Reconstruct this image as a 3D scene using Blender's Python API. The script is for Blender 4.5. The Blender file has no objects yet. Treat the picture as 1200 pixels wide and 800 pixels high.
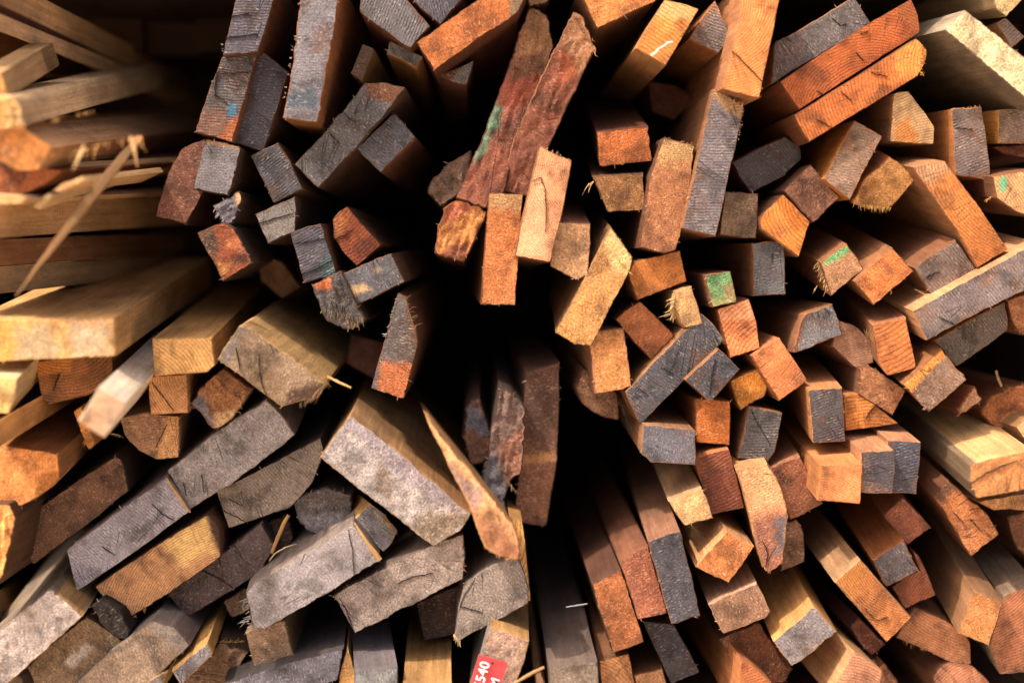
import bpy, math, random
from mathutils import Vector, Matrix, noise
from mathutils.geometry import delaunay_2d_cdt, intersect_point_line

scene = bpy.context.scene
COL = scene.collection
W0, H0 = 1200.0, 800.0
LENS, SENSOR = 50.0, 36.0
FPX = W0 * LENS / SENSOR
DIST = 1.50                      # metres from the camera to the face of the stack
CAM = Vector((0.0, 0.0, 1.05))
VPX = (560.0, 290.0)             # where level boards running straight into the stack vanish

# ------------------------------------------------------------------ camera
yaw = math.atan((600 - VPX[0]) / FPX)
pitch = math.atan((400 - VPX[1]) / FPX)
cam_d = bpy.data.cameras.new("camera")
cam = bpy.data.objects.new("camera", cam_d)
COL.objects.link(cam)
cam.location = CAM
cam.rotation_euler = (math.pi / 2 - pitch, 0, -yaw)
cam_d.lens, cam_d.sensor_width = LENS, SENSOR
cam_d.clip_start, cam_d.clip_end = 0.05, 500
cam_d.dof.use_dof = True
cam_d.dof.focus_distance = DIST + 0.0
cam_d.dof.aperture_fstop = 1.05
cam_d.dof.aperture_blades = 9
scene.camera = cam
RM = cam.rotation_euler.to_matrix()

def ray(px, py):
    return RM @ Vector(((px - 600) / FPX, (400 - py) / FPX, -1.0))

def lin(h):
    v = []
    for i in (0, 2, 4):
        c = int(h[i:i + 2], 16) / 255
        v.append(c / 12.92 if c <= 0.04045 else ((c + 0.055) / 1.055) ** 2.4)
    return Vector(v)

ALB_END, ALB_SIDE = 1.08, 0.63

def alb(h, k):
    c = lin(h) * k
    g = c[0] * .3 + c[1] * .6 + c[2] * .1
    c = c * .96 + Vector((g, g, g)) * .04
    sat = min(1, (max(c) - min(c)) / (max(c) + 1e-6) * 1.6)     # white balance against the blue sky light, put into the wood colours
    w = Vector((1.02, .975, .98)).lerp(Vector((1.06, .965, .88)), sat)
    c = Vector((c[0] * w[0], c[1] * w[1], c[2] * w[2]))
    return Vector((min(c[0], .8), min(c[1], .8), min(c[2], .8)))

# ------------------------------------------------------------------ materials
class NT:
    def __init__(s, name):
        s.m = bpy.data.materials.new(name); s.m.use_nodes = True
        s.t = s.m.node_tree; s.t.nodes.clear()
    def n(s, typ, **kw):
        nd = s.t.nodes.new(typ)
        for k, v in kw.items(): setattr(nd, k, v)
        return nd
    def put(s, sock, v):
        if isinstance(v, bpy.types.NodeSocket): s.t.links.new(v, sock)
        elif v is not None: sock.default_value = v
    def ma(s, op, a, b=None, c=None, clamp=False):
        nd = s.n('ShaderNodeMath', operation=op, use_clamp=clamp)
        for i, v in enumerate((a, b, c)):
            if v is not None: s.put(nd.inputs[i], v)
        return nd.outputs[0]
    def vm(s, op, a, b=None, scale=None):
        nd = s.n('ShaderNodeVectorMath', operation=op)
        s.put(nd.inputs[0], a)
        if b is not None: s.put(nd.inputs[1], b)
        if scale is not None: s.put(nd.inputs['Scale'], scale)
        return nd.outputs['Value'] if op in ('LENGTH', 'DOT_PRODUCT') else nd.outputs[0]
    def attr(s, name):
        return s.n('ShaderNodeAttribute', attribute_name=name)
    def noise(s, vec, scale, detail=3.0, rough=.55):
        nd = s.n('ShaderNodeTexNoise'); s.put(nd.inputs['Vector'], vec)
        nd.inputs['Scale'].default_value = scale; nd.inputs['Detail'].default_value = detail
        nd.inputs['Roughness'].default_value = rough
        return nd.outputs['Fac']
    def mr(s, v, a, b, c, d):
        nd = s.n('ShaderNodeMapRange'); s.put(nd.inputs[0], v)
        for i, x in enumerate((a, b, c, d)): s.put(nd.inputs[i + 1], x)
        return nd.outputs[0]
    def mix(s, f, a, b, typ='MIX'):
        nd = s.n('ShaderNodeMix', data_type='RGBA', blend_type=typ)
        s.put(nd.inputs[0], f); s.put(nd.inputs[6], a); s.put(nd.inputs[7], b)
        return nd.outputs[2]
    def done(s, col, rough=.85, height=None, dist=.001, strength=.6, spec=.25):
        b = s.n('ShaderNodeBsdfPrincipled'); o = s.n('ShaderNodeOutputMaterial')
        s.put(b.inputs['Base Color'], col); s.put(b.inputs['Roughness'], rough)
        b.inputs['Specular IOR Level'].default_value = spec
        if height is not None:
            bp = s.n('ShaderNodeBump'); bp.inputs['Strength'].default_value = strength
            bp.inputs['Distance'].default_value = dist
            s.put(bp.inputs['Height'], height); s.t.links.new(bp.outputs[0], b.inputs['Normal'])
        s.t.links.new(b.outputs[0], o.inputs[0])
        return s.m

def end_material():
    k = NT("end_grain_wood")
    euv = k.attr("euv").outputs['Vector']; ruv = k.attr("ruv").outputs['Vector']
    tint = k.attr("tint").outputs['Color']
    p = k.n('ShaderNodeSeparateColor'); k.put(p.inputs[0], k.attr("prm").outputs['Color'])
    rings, saw, coarse = p.outputs[0], p.outputs[1], p.outputs[2]
    q = k.n('ShaderNodeSeparateColor'); k.put(q.inputs[0], k.attr("prn").outputs['Color'])
    speck, crack, per = q.outputs[0], q.outputs[1], q.outputs[2]
    n0 = k.noise(euv, 22, 3, .6)
    n1 = k.noise(euv, 70, 4, .6)
    n2 = k.noise(euv, 420, 4, .65)
    n3 = k.noise(euv, 950, 3, .7)
    # growth rings
    r = k.ma('ADD', k.vm('LENGTH', ruv), k.ma('MULTIPLY', k.ma('SUBTRACT', n0, .5), .010))
    ph = k.ma('MULTIPLY', r, k.ma('DIVIDE', 6.2832, k.ma('MULTIPLY', per, .01)))
    ringw = k.ma('POWER', k.ma('MULTIPLY_ADD', k.ma('SINE', ph), .5, .5), 2.5)
    ringw = k.ma('MULTIPLY', ringw, k.mr(n1, .3, .6, .45, 1.0))
    # saw marks
    sp = k.n('ShaderNodeSeparateXYZ'); k.put(sp.inputs[0], euv)
    sc = k.ma('ADD', sp.outputs[0], k.ma('MULTIPLY', sp.outputs[1], .22))
    sc = k.ma('ADD', sc, k.ma('MULTIPLY', k.ma('SUBTRACT', n1, .5), .004))
    saww = k.ma('MULTIPLY_ADD', k.ma('SINE', k.ma('MULTIPLY', sc, 6.2832 / .0031)), .5, .5)
    saww = k.ma('MULTIPLY', saww, k.mr(n1, .38, .6, .1, 1.0))
    # radial drying cracks
    rs = k.n('ShaderNodeSeparateXYZ'); k.put(rs.inputs[0], ruv)
    ang = k.ma('ARCTAN2', rs.outputs[1], rs.outputs[0])
    cv = k.n('ShaderNodeCombineXYZ')
    k.put(cv.inputs[0], k.ma('ADD', k.ma('MULTIPLY', ang, 8), k.ma('MULTIPLY', k.ma('SUBTRACT', n1, .5), .30)))
    k.put(cv.inputs[1], k.ma('MULTIPLY', k.vm('LENGTH', ruv), 7)); k.put(cv.inputs[2], sp.outputs[2])
    vo = k.n('ShaderNodeTexVoronoi', feature='DISTANCE_TO_EDGE'); k.put(vo.inputs['Vector'], cv.outputs[0])
    vo.inputs['Scale'].default_value = 1.0
    ck = k.mr(vo.outputs['Distance'], .004, .028, 1.0, 0.0)
    ck = k.ma('MULTIPLY', k.ma('MULTIPLY', ck, crack), k.mr(k.noise(k.vm('ADD', euv, (3.1, 1.7, 9.2)), 30, 2), .51, .62, 0, .7))
    # colour
    v = k.mr(n0, .3, .7, .72, 1.24)
    v = k.ma('MULTIPLY', v, k.mr(n1, .3, .7, .80, 1.18))
    amp = k.ma('MULTIPLY_ADD', coarse, .22, .20)
    v = k.ma('MULTIPLY', v, k.ma('ADD', 1.0, k.ma('MULTIPLY', amp, k.mr(n2, .3, .7, -1.2, 1.1))))
    v = k.ma('MULTIPLY', v, k.ma('ADD', 1.0, k.ma('MULTIPLY', amp, k.mr(n3, .3, .7, -1.0, 1.0))))
    v = k.ma('MULTIPLY', v, k.ma('SUBTRACT', 1.0, k.ma('MULTIPLY', k.ma('MULTIPLY', ringw, rings), .55)))
    v = k.ma('MULTIPLY', v, k.ma('SUBTRACT', 1.06, k.ma('MULTIPLY', k.ma('MULTIPLY', saww, saw), .40)))
    base = k.vm('SCALE', tint, scale=v)
    # loose pale fibres and dust, with their sparkling highlights put into the colour
    sv = k.vm('MULTIPLY', euv, (1.0, .35, 1.0))
    spk = k.mr(k.noise(sv, 680, 2, .6), .57, .66, 0, 1)
    spk = k.ma('MULTIPLY', k.ma('MULTIPLY', spk, speck), k.mr(n1, .42, .62, .2, .9))
    pale = k.mix(.42, k.vm('SCALE', tint, scale=2.3), (.58, .48, .38, 1))
    col = k.mix(spk, base, pale)
    # dirt blotches
    db = k.mr(k.noise(k.vm('ADD', euv, (7.7, 2.2, 4.4)), 48, 4, .65), .56, .74, 0, .6)
    col = k.mix(db, col, k.mix(.6, (.035, .028, .026, 1), base))
    col = k.mix(ck, col, (.006, .005, .005, 1))
    h = k.ma('MULTIPLY', n2, k.ma('MULTIPLY_ADD', coarse, 1.5, .5))
    h = k.ma('ADD', h, k.ma('MULTIPLY', n3, k.ma('MULTIPLY_ADD', coarse, .7, .35)))
    h = k.ma('ADD', h, k.ma('MULTIPLY', k.ma('MULTIPLY', saww, saw), -.7))
    h = k.ma('ADD', h, k.ma('MULTIPLY', k.ma('MULTIPLY', ringw, rings), -.25))
    h = k.ma('ADD', h, k.ma('MULTIPLY', spk, .6))
    h = k.ma('SUBTRACT', h, k.ma('MULTIPLY', ck, 2.5))
    return k.done(col, .82, h, .0011, .8, .28)

def side_material():
    k = NT("sawn_side_wood")
    suv = k.attr("suv").outputs['Vector']; tint = k.attr("tint").outputs['Color']
    g = k.noise(k.vm('MULTIPLY', suv, (260, 9, 1)), 1.0, 4, .65)
    g2 = k.noise(k.vm('MULTIPLY', suv, (700, 120, 1)), 1.0, 3, .6)
    lo = k.noise(k.vm('MULTIPLY', suv, (24, 12, 1)), 1.0, 3, .6)
    sp = k.n('ShaderNodeSeparateXYZ'); k.put(sp.inputs[0], suv)
    sawm = k.ma('SINE', k.ma('ADD', k.ma('MULTIPLY', sp.outputs[1], 6.2832 / .0052), k.ma('MULTIPLY', lo, 9)))
    v = k.mr(lo, .3, .7, .66, 1.26)
    v = k.ma('MULTIPLY', v, k.mr(g, .28, .72, .72, 1.2))
    v = k.ma('MULTIPLY', v, k.mr(g2, .3, .7, .82, 1.16))
    v = k.ma('MULTIPLY', v, k.ma('MULTIPLY_ADD', sawm, .05, 1.0))
    base = k.vm('SCALE', tint, scale=v)
    st = k.mr(k.noise(k.vm('MULTIPLY', suv, (60, 22, 1.3)), 1.0, 4, .7), .56, .72, 0, .55)
    col = k.mix(st, base, k.mix(.5, (.04, .032, .03, 1), base))
    fz = k.mr(k.noise(k.vm('MULTIPLY', suv, (500, 260, 1)), 1.0, 2), .62, .74, 0, .35)
    col = k.mix(fz, col, k.vm('SCALE', tint, scale=1.7))
    h = k.ma('ADD', k.ma('MULTIPLY', g2, .8), k.ma('ADD', g, k.ma('MULTIPLY', sawm, .16)))
    return k.done(col, .85, h, .0009, .65, .22)

def plain(name, rgb, rough=.7, spec=.3, nscale=300, nstr=.25):
    k = NT(name)
    tc = k.n('ShaderNodeTexCoord').outputs['Object']
    n = k.noise(tc, nscale, 3)
    v = k.mr(n, .3, .7, 1 - nstr, 1 + nstr)
    c = k.n('ShaderNodeRGB'); c.outputs[0].default_value = (*rgb, 1)
    return k.done(k.vm('SCALE', c.outputs[0], scale=v), rough, n, .0004, .4, spec)

M_END, M_SIDE = end_material(), side_material()
M_CRACK_SHADE = plain('crack_shade', (.022, .017, .015), .95, .05, 300, .2)  # near-black stands in for the shade inside a groove

# ------------------------------------------------------------------ mesh helpers
def link(name, me, parent=None, mat=None):
    o = bpy.data.objects.new(name, me); COL.objects.link(o)
    if mat: me.materials.append(mat)
    if parent: o.parent = parent
    return o

def mesh(name, vs, fs, smooth=True, sharp=38):
    me = bpy.data.meshes.new(name); me.from_pydata([tuple(v) for v in vs], [], fs)
    if smooth:
        me.polygons.foreach_set('use_smooth', [True] * len(me.polygons))
        me.set_sharp_from_angle(angle=math.radians(sharp))
    me.update()
    return me

def vattr(me, name, vals, typ='FLOAT_VECTOR'):
    if typ == 'COLOR':
        a = me.attributes.new(name, 'FLOAT_COLOR', 'POINT')
        a.data.foreach_set('color', [c for v in vals for c in (v[0], v[1], v[2], 1.0)])
    else:
        a = me.attributes.new(name, 'FLOAT_VECTOR', 'POINT')
        a.data.foreach_set('vector', [c for v in vals for c in v])

def P(s):
    return [tuple(float(q) for q in t.split(',')) for t in s.split()]

def inside(p, poly):
    x, y = p; r = False; n = len(poly); j = n - 1
    for i in range(n):
        xi, yi = poly[i]; xj, yj = poly[j]
        if (yi > y) != (yj > y) and x < (xj - xi) * (y - yi) / (yj - yi) + xi: r = not r
        j = i
    return r

def sdist(p, poly):
    d = 1e9; n = len(poly)
    for i in range(n):
        ax, ay = poly[i]; bx, by = poly[(i + 1) % n]
        dx, dy = bx - ax, by - ay; L = dx * dx + dy * dy or 1e-9
        t = max(0, min(1, ((p[0] - ax) * dx + (p[1] - ay) * dy) / L))
        d = min(d, math.hypot(p[0] - ax - t * dx, p[1] - ay - t * dy))
    return d if inside(p, poly) else -d

def area(poly):
    return .5 * sum(poly[i - 1][0] * poly[i][1] - poly[i][0] * poly[i - 1][1] for i in range(len(poly)))

#            rings saw coarse speck crack  relief(mm) ragged(px)
STY = dict(
    saw=(.35, 1.0, .35, .75, .75, .5, .7),
    ring=(.95, .15, .25, .35, .45, .35, .5),
    gran=(.30, .15, .90, .85, .30, 1.0, .9),
    plain=(.30, .25, .35, .45, .50, .4, .6),
    pum=(.05, .0, 1.1, 1.2, .15, 2.0, 1.2),
    brk=(.10, .0, 1.0, .80, .60, 5.0, 2.2),
    torn=(.10, .0, .6, .60, .70, 5.0, 1.8),
    wea=(.25, .45, .75, .85, .85, .8, 1.1),
)
IDX = [0]
STACK = 'sawn timber offcuts piled end-on in the stack'
KIND = dict(b=('wooden_batten', 'batten'), p=('wooden_plank', 'plank'), s=('wooden_slab', 'slab'),
            c=('wood_block', 'wood block'), l=('wooden_lath', 'lath'))

def B(kind, label, pts, d=0.0, style='plain', end='9a6a48', side='a5703f', vp=None, z=(), fr=(), ln=.85,
      tilt=None, sz=(), per=None, ck=()):
    """one piece of timber: an irregular prism whose near end is the polygon pts, with d cm of set-back"""
    IDX[0] += 1
    rnd = random.Random(IDX[0] * 7919 + 13)
    seed = IDX[0] * 3.37
    poly = P(pts)
    if area(poly) < 0: poly.reverse()
    rings, saw, coarse, speck, crack, relief, rag = STY[style]
    relief *= .001
    if vp is None: vp = (VPX[0] + rnd.uniform(-22, 22), VPX[1] + rnd.uniform(-18, 18))
    cx = sum(p[0] for p in poly) / len(poly); cy = sum(p[1] for p in poly) / len(poly)
    if cx > 0:                    # pieces lying askew: same direction, but as long in view as their neighbours
        want = math.hypot(cx - VPX[0], cy - VPX[1]) * 1.0 + 60; have = math.hypot(cx - vp[0], cy - vp[1]) or 1
        if have < want: vp = (cx + (vp[0] - cx) * want / have, cy + (vp[1] - cy) * want / have)
    axis = ray(*vp); axis.normalize()
    rc = ray(cx, cy)
    P0 = CAM + rc * ((DIST + d * .01) / rc.y)
    t = tilt if tilt is not None else (rnd.gauss(0, .05), rnd.gauss(0, .05))
    nrm = (Vector((0, -1, 0)) * .6 - axis * .4) + Vector((t[0], 0, t[1])); nrm.normalize()

    def unp(px, py):
        r = ray(px, py)
        return CAM + r * ((P0 - CAM).dot(nrm) / r.dot(nrm))
    # ragged outline
    step = 3.2
    raw = []
    n = len(poly)
    for i in range(n):
        a, b = poly[i], poly[(i + 1) % n]
        L = math.hypot(b[0] - a[0], b[1] - a[1]); m = max(1, int(L / step))
        nx, ny = (b[1] - a[1]) / (L or 1), -(b[0] - a[0]) / (L or 1)
        chip = rnd.random()
        for j in range(m):
            f = j / m
            x, y = a[0] + (b[0] - a[0]) * f, a[1] + (b[1] - a[1]) * f
            w = noise.noise((x * .09, y * .09, seed)) * .9 + noise.noise((x * .33, y * .33, seed + 9)) * .8
            big = noise.noise((x * .03, y * .03, seed + 4)) * 1.2
            if j == 0: w *= .3; big = 0
            k = rag * (w + big) * (.55 + .9 * chip)
            raw.append((x + nx * k, y + ny * k, x, y, j == 0))
    N = len(raw)
    rag_px = [(q[0], q[1]) for q in raw]; smo_px = [(q[2], q[3]) for q in raw]
    # rounded / worn inset ring for the end face
    ins = []
    for i in range(N):
        x0, y0 = smo_px[i - 1]; x1, y1 = smo_px[(i + 1) % N]
        L = math.hypot(x1 - x0, y1 - y0) or 1
        nx, ny = -(y1 - y0) / L, (x1 - x0) / L
        wv = .6 + 1.1 * abs(noise.noise((rag_px[i][0] * .12, rag_px[i][1] * .12, seed + 20))) + (.5 if raw[i][4] else 0)
        wv *= (.8 + .35 * rag)
        ins.append((rag_px[i][0] + nx * wv, rag_px[i][1] + ny * wv))
    edge3 = [unp(*q) for q in rag_px]; smo3 = [unp(*q) for q in smo_px]; ins3 = [unp(*q) for q in ins]
    # ---------------- body
    vs, suv = [], []
    per_u = [0.0]
    for i in range(N): per_u.append(per_u[-1] + (smo3[(i + 1) % N] - smo3[i]).length)
    rows = [(ins3, 0.0), (edge3, .0012), (None, .012), (smo3, .05), (smo3, .16), (smo3, ln)]
    for pts3, dep in rows:
        for i in range(N):
            if pts3 is None: p = edge3[i] * .45 + smo3[i] * .55
            else: p = pts3[i].copy()
            dd = dep
            if dep == .0012: dd = .0008 + .0014 * abs(noise.noise((rag_px[i][0] * .2, rag_px[i][1] * .2, seed)))
            vs.append(p + axis * dd)
            suv.append((per_u[i] + seed, dd + seed * .7, seed))
    fs = []
    for r in range(len(rows) - 1):
        for i in range(N):
            j = (i + 1) % N
            fs.append((r * N + i, r * N + j, (r + 1) * N + j, (r + 1) * N + i))
    fs.append(tuple(range((len(rows) - 1) * N, len(rows) * N)))
    name, cat = KIND[kind]
    me = mesh(name, vs, fs, True, 40)
    vattr(me, 'suv', suv)
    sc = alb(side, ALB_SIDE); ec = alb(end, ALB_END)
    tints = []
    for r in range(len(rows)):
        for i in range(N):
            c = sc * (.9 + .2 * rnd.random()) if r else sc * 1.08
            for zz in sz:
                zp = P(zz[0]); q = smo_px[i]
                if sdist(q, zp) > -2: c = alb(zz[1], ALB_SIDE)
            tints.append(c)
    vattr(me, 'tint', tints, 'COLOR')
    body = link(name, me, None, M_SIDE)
    body['label'] = label; body['category'] = cat; body['group'] = STACK; body['kind'] = 'thing'
    # ---------------- sawn end
    xs = [q[0] for q in ins]; ys = [q[1] for q in ins]
    pts2 = list(ins)
    y = min(ys) + 1.5; row = 0
    st = 3.4 if style != 'brk' else 2.6
    while y < max(ys):
        x = min(xs) + (st * .5 if row % 2 else 0)
        while x < max(xs):
            q = (x + rnd.uniform(-.9, .9), y + rnd.uniform(-.9, .9))
            if inside(q, ins) and sdist(q, ins) > 1.3: pts2.append(q)
            x += st
        y += st * .87; row += 1
    res = delaunay_2d_cdt([Vector(q) for q in pts2], [], [list(range(N))], 1, 1e-5)
    v2, f2 = res[0], res[2]
    best = max(range(n), key=lambda i: math.hypot(poly[i][0] - poly[(i + 1) % n][0], poly[i][1] - poly[(i + 1) % n][1]))
    ux, uy = poly[(best + 1) % n][0] - poly[best][0], poly[(best + 1) % n][1] - poly[best][1]
    ul = math.hypot(ux, uy); ux, uy = ux / ul, uy / ul
    e1 = unp(*poly[(best + 1) % n]) - unp(*poly[best]); e1 -= nrm * e1.dot(nrm); e1.normalize(); e2 = nrm.cross(e1)
    pa = rnd.uniform(0, 6.28); pr = rnd.uniform(.05, .13)
    pu, pv = math.cos(pa) * pr, math.sin(pa) * pr
    period = per or rnd.uniform(.22, .42)
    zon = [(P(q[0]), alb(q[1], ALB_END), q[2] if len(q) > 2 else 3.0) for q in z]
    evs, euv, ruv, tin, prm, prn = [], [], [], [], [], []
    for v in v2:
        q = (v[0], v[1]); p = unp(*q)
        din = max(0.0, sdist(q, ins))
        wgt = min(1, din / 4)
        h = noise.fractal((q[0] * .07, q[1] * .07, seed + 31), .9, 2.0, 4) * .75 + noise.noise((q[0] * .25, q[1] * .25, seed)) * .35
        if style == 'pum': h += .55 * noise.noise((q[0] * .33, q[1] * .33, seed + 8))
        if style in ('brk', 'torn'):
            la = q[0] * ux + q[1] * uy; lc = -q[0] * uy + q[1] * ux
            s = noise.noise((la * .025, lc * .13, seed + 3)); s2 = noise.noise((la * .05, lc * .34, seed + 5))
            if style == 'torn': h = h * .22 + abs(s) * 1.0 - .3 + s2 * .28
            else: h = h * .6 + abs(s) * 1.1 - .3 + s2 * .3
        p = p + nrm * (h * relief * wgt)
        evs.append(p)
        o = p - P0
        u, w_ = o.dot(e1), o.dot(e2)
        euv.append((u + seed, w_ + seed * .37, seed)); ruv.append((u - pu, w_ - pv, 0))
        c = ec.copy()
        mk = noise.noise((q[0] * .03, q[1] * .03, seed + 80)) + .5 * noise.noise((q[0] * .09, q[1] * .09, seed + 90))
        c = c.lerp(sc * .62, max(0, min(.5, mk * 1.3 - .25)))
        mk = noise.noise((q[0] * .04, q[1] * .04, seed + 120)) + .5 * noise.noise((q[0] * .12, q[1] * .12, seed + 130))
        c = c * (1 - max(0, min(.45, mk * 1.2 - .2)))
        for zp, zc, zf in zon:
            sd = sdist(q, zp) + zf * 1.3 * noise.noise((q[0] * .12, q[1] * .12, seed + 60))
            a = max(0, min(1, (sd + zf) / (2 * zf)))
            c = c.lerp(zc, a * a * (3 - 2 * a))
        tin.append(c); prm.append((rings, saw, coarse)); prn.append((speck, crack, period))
    fl = [tuple(reversed(f)) if False else tuple(f) for f in f2]
    # face towards the camera
    a, b, c = (Vector(evs[i]) for i in fl[0][:3])
    if (b - a).cross(c - a).dot(nrm) < 0: fl = [tuple(reversed(f)) for f in fl]
    me2 = mesh('sawn_end', evs, fl, True, 60)
    for nm, vals, ty in (('euv', euv, 0), ('ruv', ruv, 0), ('tint', tin, 'COLOR'), ('prm', prm, 'COLOR'), ('prn', prn, 'COLOR')):
        vattr(me2, nm, vals, ty or 'FLOAT_VECTOR')
    link('sawn_end', me2, body, M_END)
    # ---------------- small torn fibres along the rim, and the frayed places of the photograph
    hv, hf, ht = [], [], []
    def fibre(q, dirpx, L, w, col, out=.2):
        base = unp(*q) - axis * .0005
        mid = unp(q[0] + dirpx[0] * L * .55 + rnd.uniform(-1, 1), q[1] + dirpx[1] * L * .55 + rnd.uniform(-1, 1)) + nrm * (out * L * .0005)
        tip = unp(q[0] + dirpx[0] * L + rnd.uniform(-2, 2), q[1] + dirpx[1] * L + rnd.uniform(-2, 2)) + nrm * (out * L * .0009)
        ax = (tip - base).normalized(); s1 = ax.cross(nrm).normalized(); s2 = ax.cross(s1)
        k0 = len(hv); ww = w * .0009
        for c0, rr in ((base, 1.0), (mid, .75)):
            for a in range(3):
                hv.append(c0 + (s1 * math.cos(a * 2.094) + s2 * math.sin(a * 2.094)) * ww * rr)
        hv.append(tip)
        for a in range(3):
            b = (a + 1) % 3
            hf.append((k0 + a, k0 + b, k0 + 3 + b, k0 + 3 + a)); hf.append((k0 + 3 + a, k0 + 3 + b, k0 + 6))
        ht.extend([col] * 7)
    pale_c = sc.lerp(Vector((.55, .40, .25)), .35)
    if style in ('saw', 'gran', 'wea', 'brk', 'pum', 'plain'):
        cnt = int(N * {'saw': .05, 'gran': .09, 'wea': .08, 'brk': .14, 'torn': .1, 'pum': .05, 'plain': .03}[style])
        for _ in range(cnt):
            i = rnd.randrange(N); x0, y0 = smo_px[i - 1]; x1, y1 = smo_px[(i + 1) % N]
            L = math.hypot(x1 - x0, y1 - y0) or 1
            dx, dy = (y1 - y0) / L + rnd.uniform(-.9, .9), -(x1 - x0) / L + rnd.uniform(-.9, .9)
            fibre(ins[i], (dx, dy), rnd.uniform(1.2, 3.2) * (1.6 if style == 'brk' else 1), rnd.uniform(.3, .7), pale_c)
    if hv:
        mh = mesh('torn_fibres', hv, hf, False); vattr(mh, 'tint', ht, 'COLOR')
        vattr(mh, 'suv', [(v.x, v.y, seed) for v in hv])
        link('torn_fibres', mh, body, M_SIDE)
    if fr:
        hv.clear(); hf.clear(); ht.clear()
        for (ax_, ay_, bx_, by_, dx, dy, L, cnt, hexc) in fr:
            fc = alb(hexc, .75)
            for _ in range(cnt):
                f = rnd.random(); q = (ax_ + (bx_ - ax_) * f, ay_ + (by_ - ay_) * f)
                m = math.hypot(dx, dy) or 1
                fibre(q, (dx / m + rnd.uniform(-.45, .45), dy / m + rnd.uniform(-.45, .45)), L * rnd.uniform(.25, .85),
                      rnd.uniform(.3, .95), fc * rnd.uniform(.7, 1.25), .5)
        mh = mesh('frayed_fibres', hv, hf, False); vattr(mh, 'tint', ht, 'COLOR')
        vattr(mh, 'suv', [(v.x, v.y, seed) for v in hv])
        link('frayed_fibres', mh, body, M_SIDE)
    # drying cracks: raised tapering strips, groove shade put into their dark colour
    for line in ck:
        pl = P(line); fine = []
        for a, b in zip(pl[:-1], pl[1:]):
            m = max(2, int(math.hypot(b[0] - a[0], b[1] - a[1]) / 2.2))
            fine += [(a[0] + (b[0] - a[0]) * j / m, a[1] + (b[1] - a[1]) * j / m) for j in range(m)]
        fine.append(pl[-1]); cvs, cfs = [], []
        wmax = .38 + .34 * rnd.random()
        for i, (x, y) in enumerate(fine):
            x += noise.noise((x * .25, y * .25, seed + 3)) * 1.1; y += noise.noise((x * .25, y * .25, seed + 6)) * 1.1
            a = fine[max(0, i - 1)]; b = fine[min(len(fine) - 1, i + 1)]
            L = math.hypot(b[0] - a[0], b[1] - a[1]) or 1; nx, ny = -(b[1] - a[1]) / L, (b[0] - a[0]) / L
            t_ = i / (len(fine) - 1); w = wmax * (.18 + .5 * math.sin(math.pi * min(1, t_ * .85 + .1))) * (.75 + .5 * rnd.random())
            for sg in (-1, 1):
                for off in (.0016, -.0015): cvs.append(unp(x + nx * w * sg, y + ny * w * sg) + nrm * (off if style not in ('pum',) else off + .001))
        for i in range(len(fine) - 1):
            o = i * 4; q4 = o + 4
            cfs += [(o, o + 2, q4 + 2, q4), (o + 1, q4 + 1, q4 + 3, o + 3), (o, q4, q4 + 1, o + 1), (o + 2, o + 3, q4 + 3, q4 + 2)]
        e = (len(fine) - 1) * 4; cfs += [(0, 1, 3, 2), (e, e + 2, e + 3, e + 1)]
        link('crack', mesh('crack', cvs, cfs, False), body, M_CRACK_SHADE)
    return body

def stick(name, cat, label, pts, th=.5, col='8a6038', group=None, parent=None):
    """a thin splinter: pts = (px, py, set-back cm, width px) along its length"""
    IDX[0] += 1; rnd = random.Random(IDX[0]); seed = IDX[0] * 2.7
    fine = []
    for a, b in zip(pts[:-1], pts[1:]):
        for j in range(8): fine.append(tuple(a[i] + (b[i] - a[i]) * j / 8 for i in range(4)))
    fine.append(pts[-1])
    C = []
    for px, py, d, w in fine:
        r = ray(px + noise.noise((px * .05, py * .05, seed)) * 1.2, py); C.append((CAM + r * ((DIST + d * .01) / r.y), w * .0009))
    vs, suv, fs = [], [], []
    for i, (c, w) in enumerate(C):
        ax = (C[min(i + 1, len(C) - 1)][0] - C[max(i - 1, 0)][0]).normalized()
        s1 = ax.cross(Vector((0, -1, .2))).normalized(); s2 = ax.cross(s1)
        for a in range(6):
            an = a * math.pi / 3 + .3
            rr = .5 * w * (1 + .25 * noise.noise((i * .4, a * 1.3, seed)))
            vs.append(c + s1 * math.cos(an) * rr + s2 * math.sin(an) * rr * th)
            suv.append((a * .004 + seed, i * .01, seed))
    for i in range(len(C) - 1):
        for a in range(6):
            b = (a + 1) % 6; fs.append((i * 6 + a, i * 6 + b, i * 6 + 6 + b, i * 6 + 6 + a))
    fs.append(tuple(range(6))); e = (len(C) - 1) * 6; fs.append(tuple(reversed(range(e, e + 6))))
    me = mesh(name, vs, fs, True, 30); vattr(me, 'suv', suv); c = alb(col, .72); vattr(me, 'tint', [c] * len(vs), 'COLOR')
    o = link(name, me, parent, M_SIDE)
    if parent: return o
    o['label'] = label; o['category'] = cat; o['kind'] = 'thing'
    if group: o['group'] = group
    return o
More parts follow.
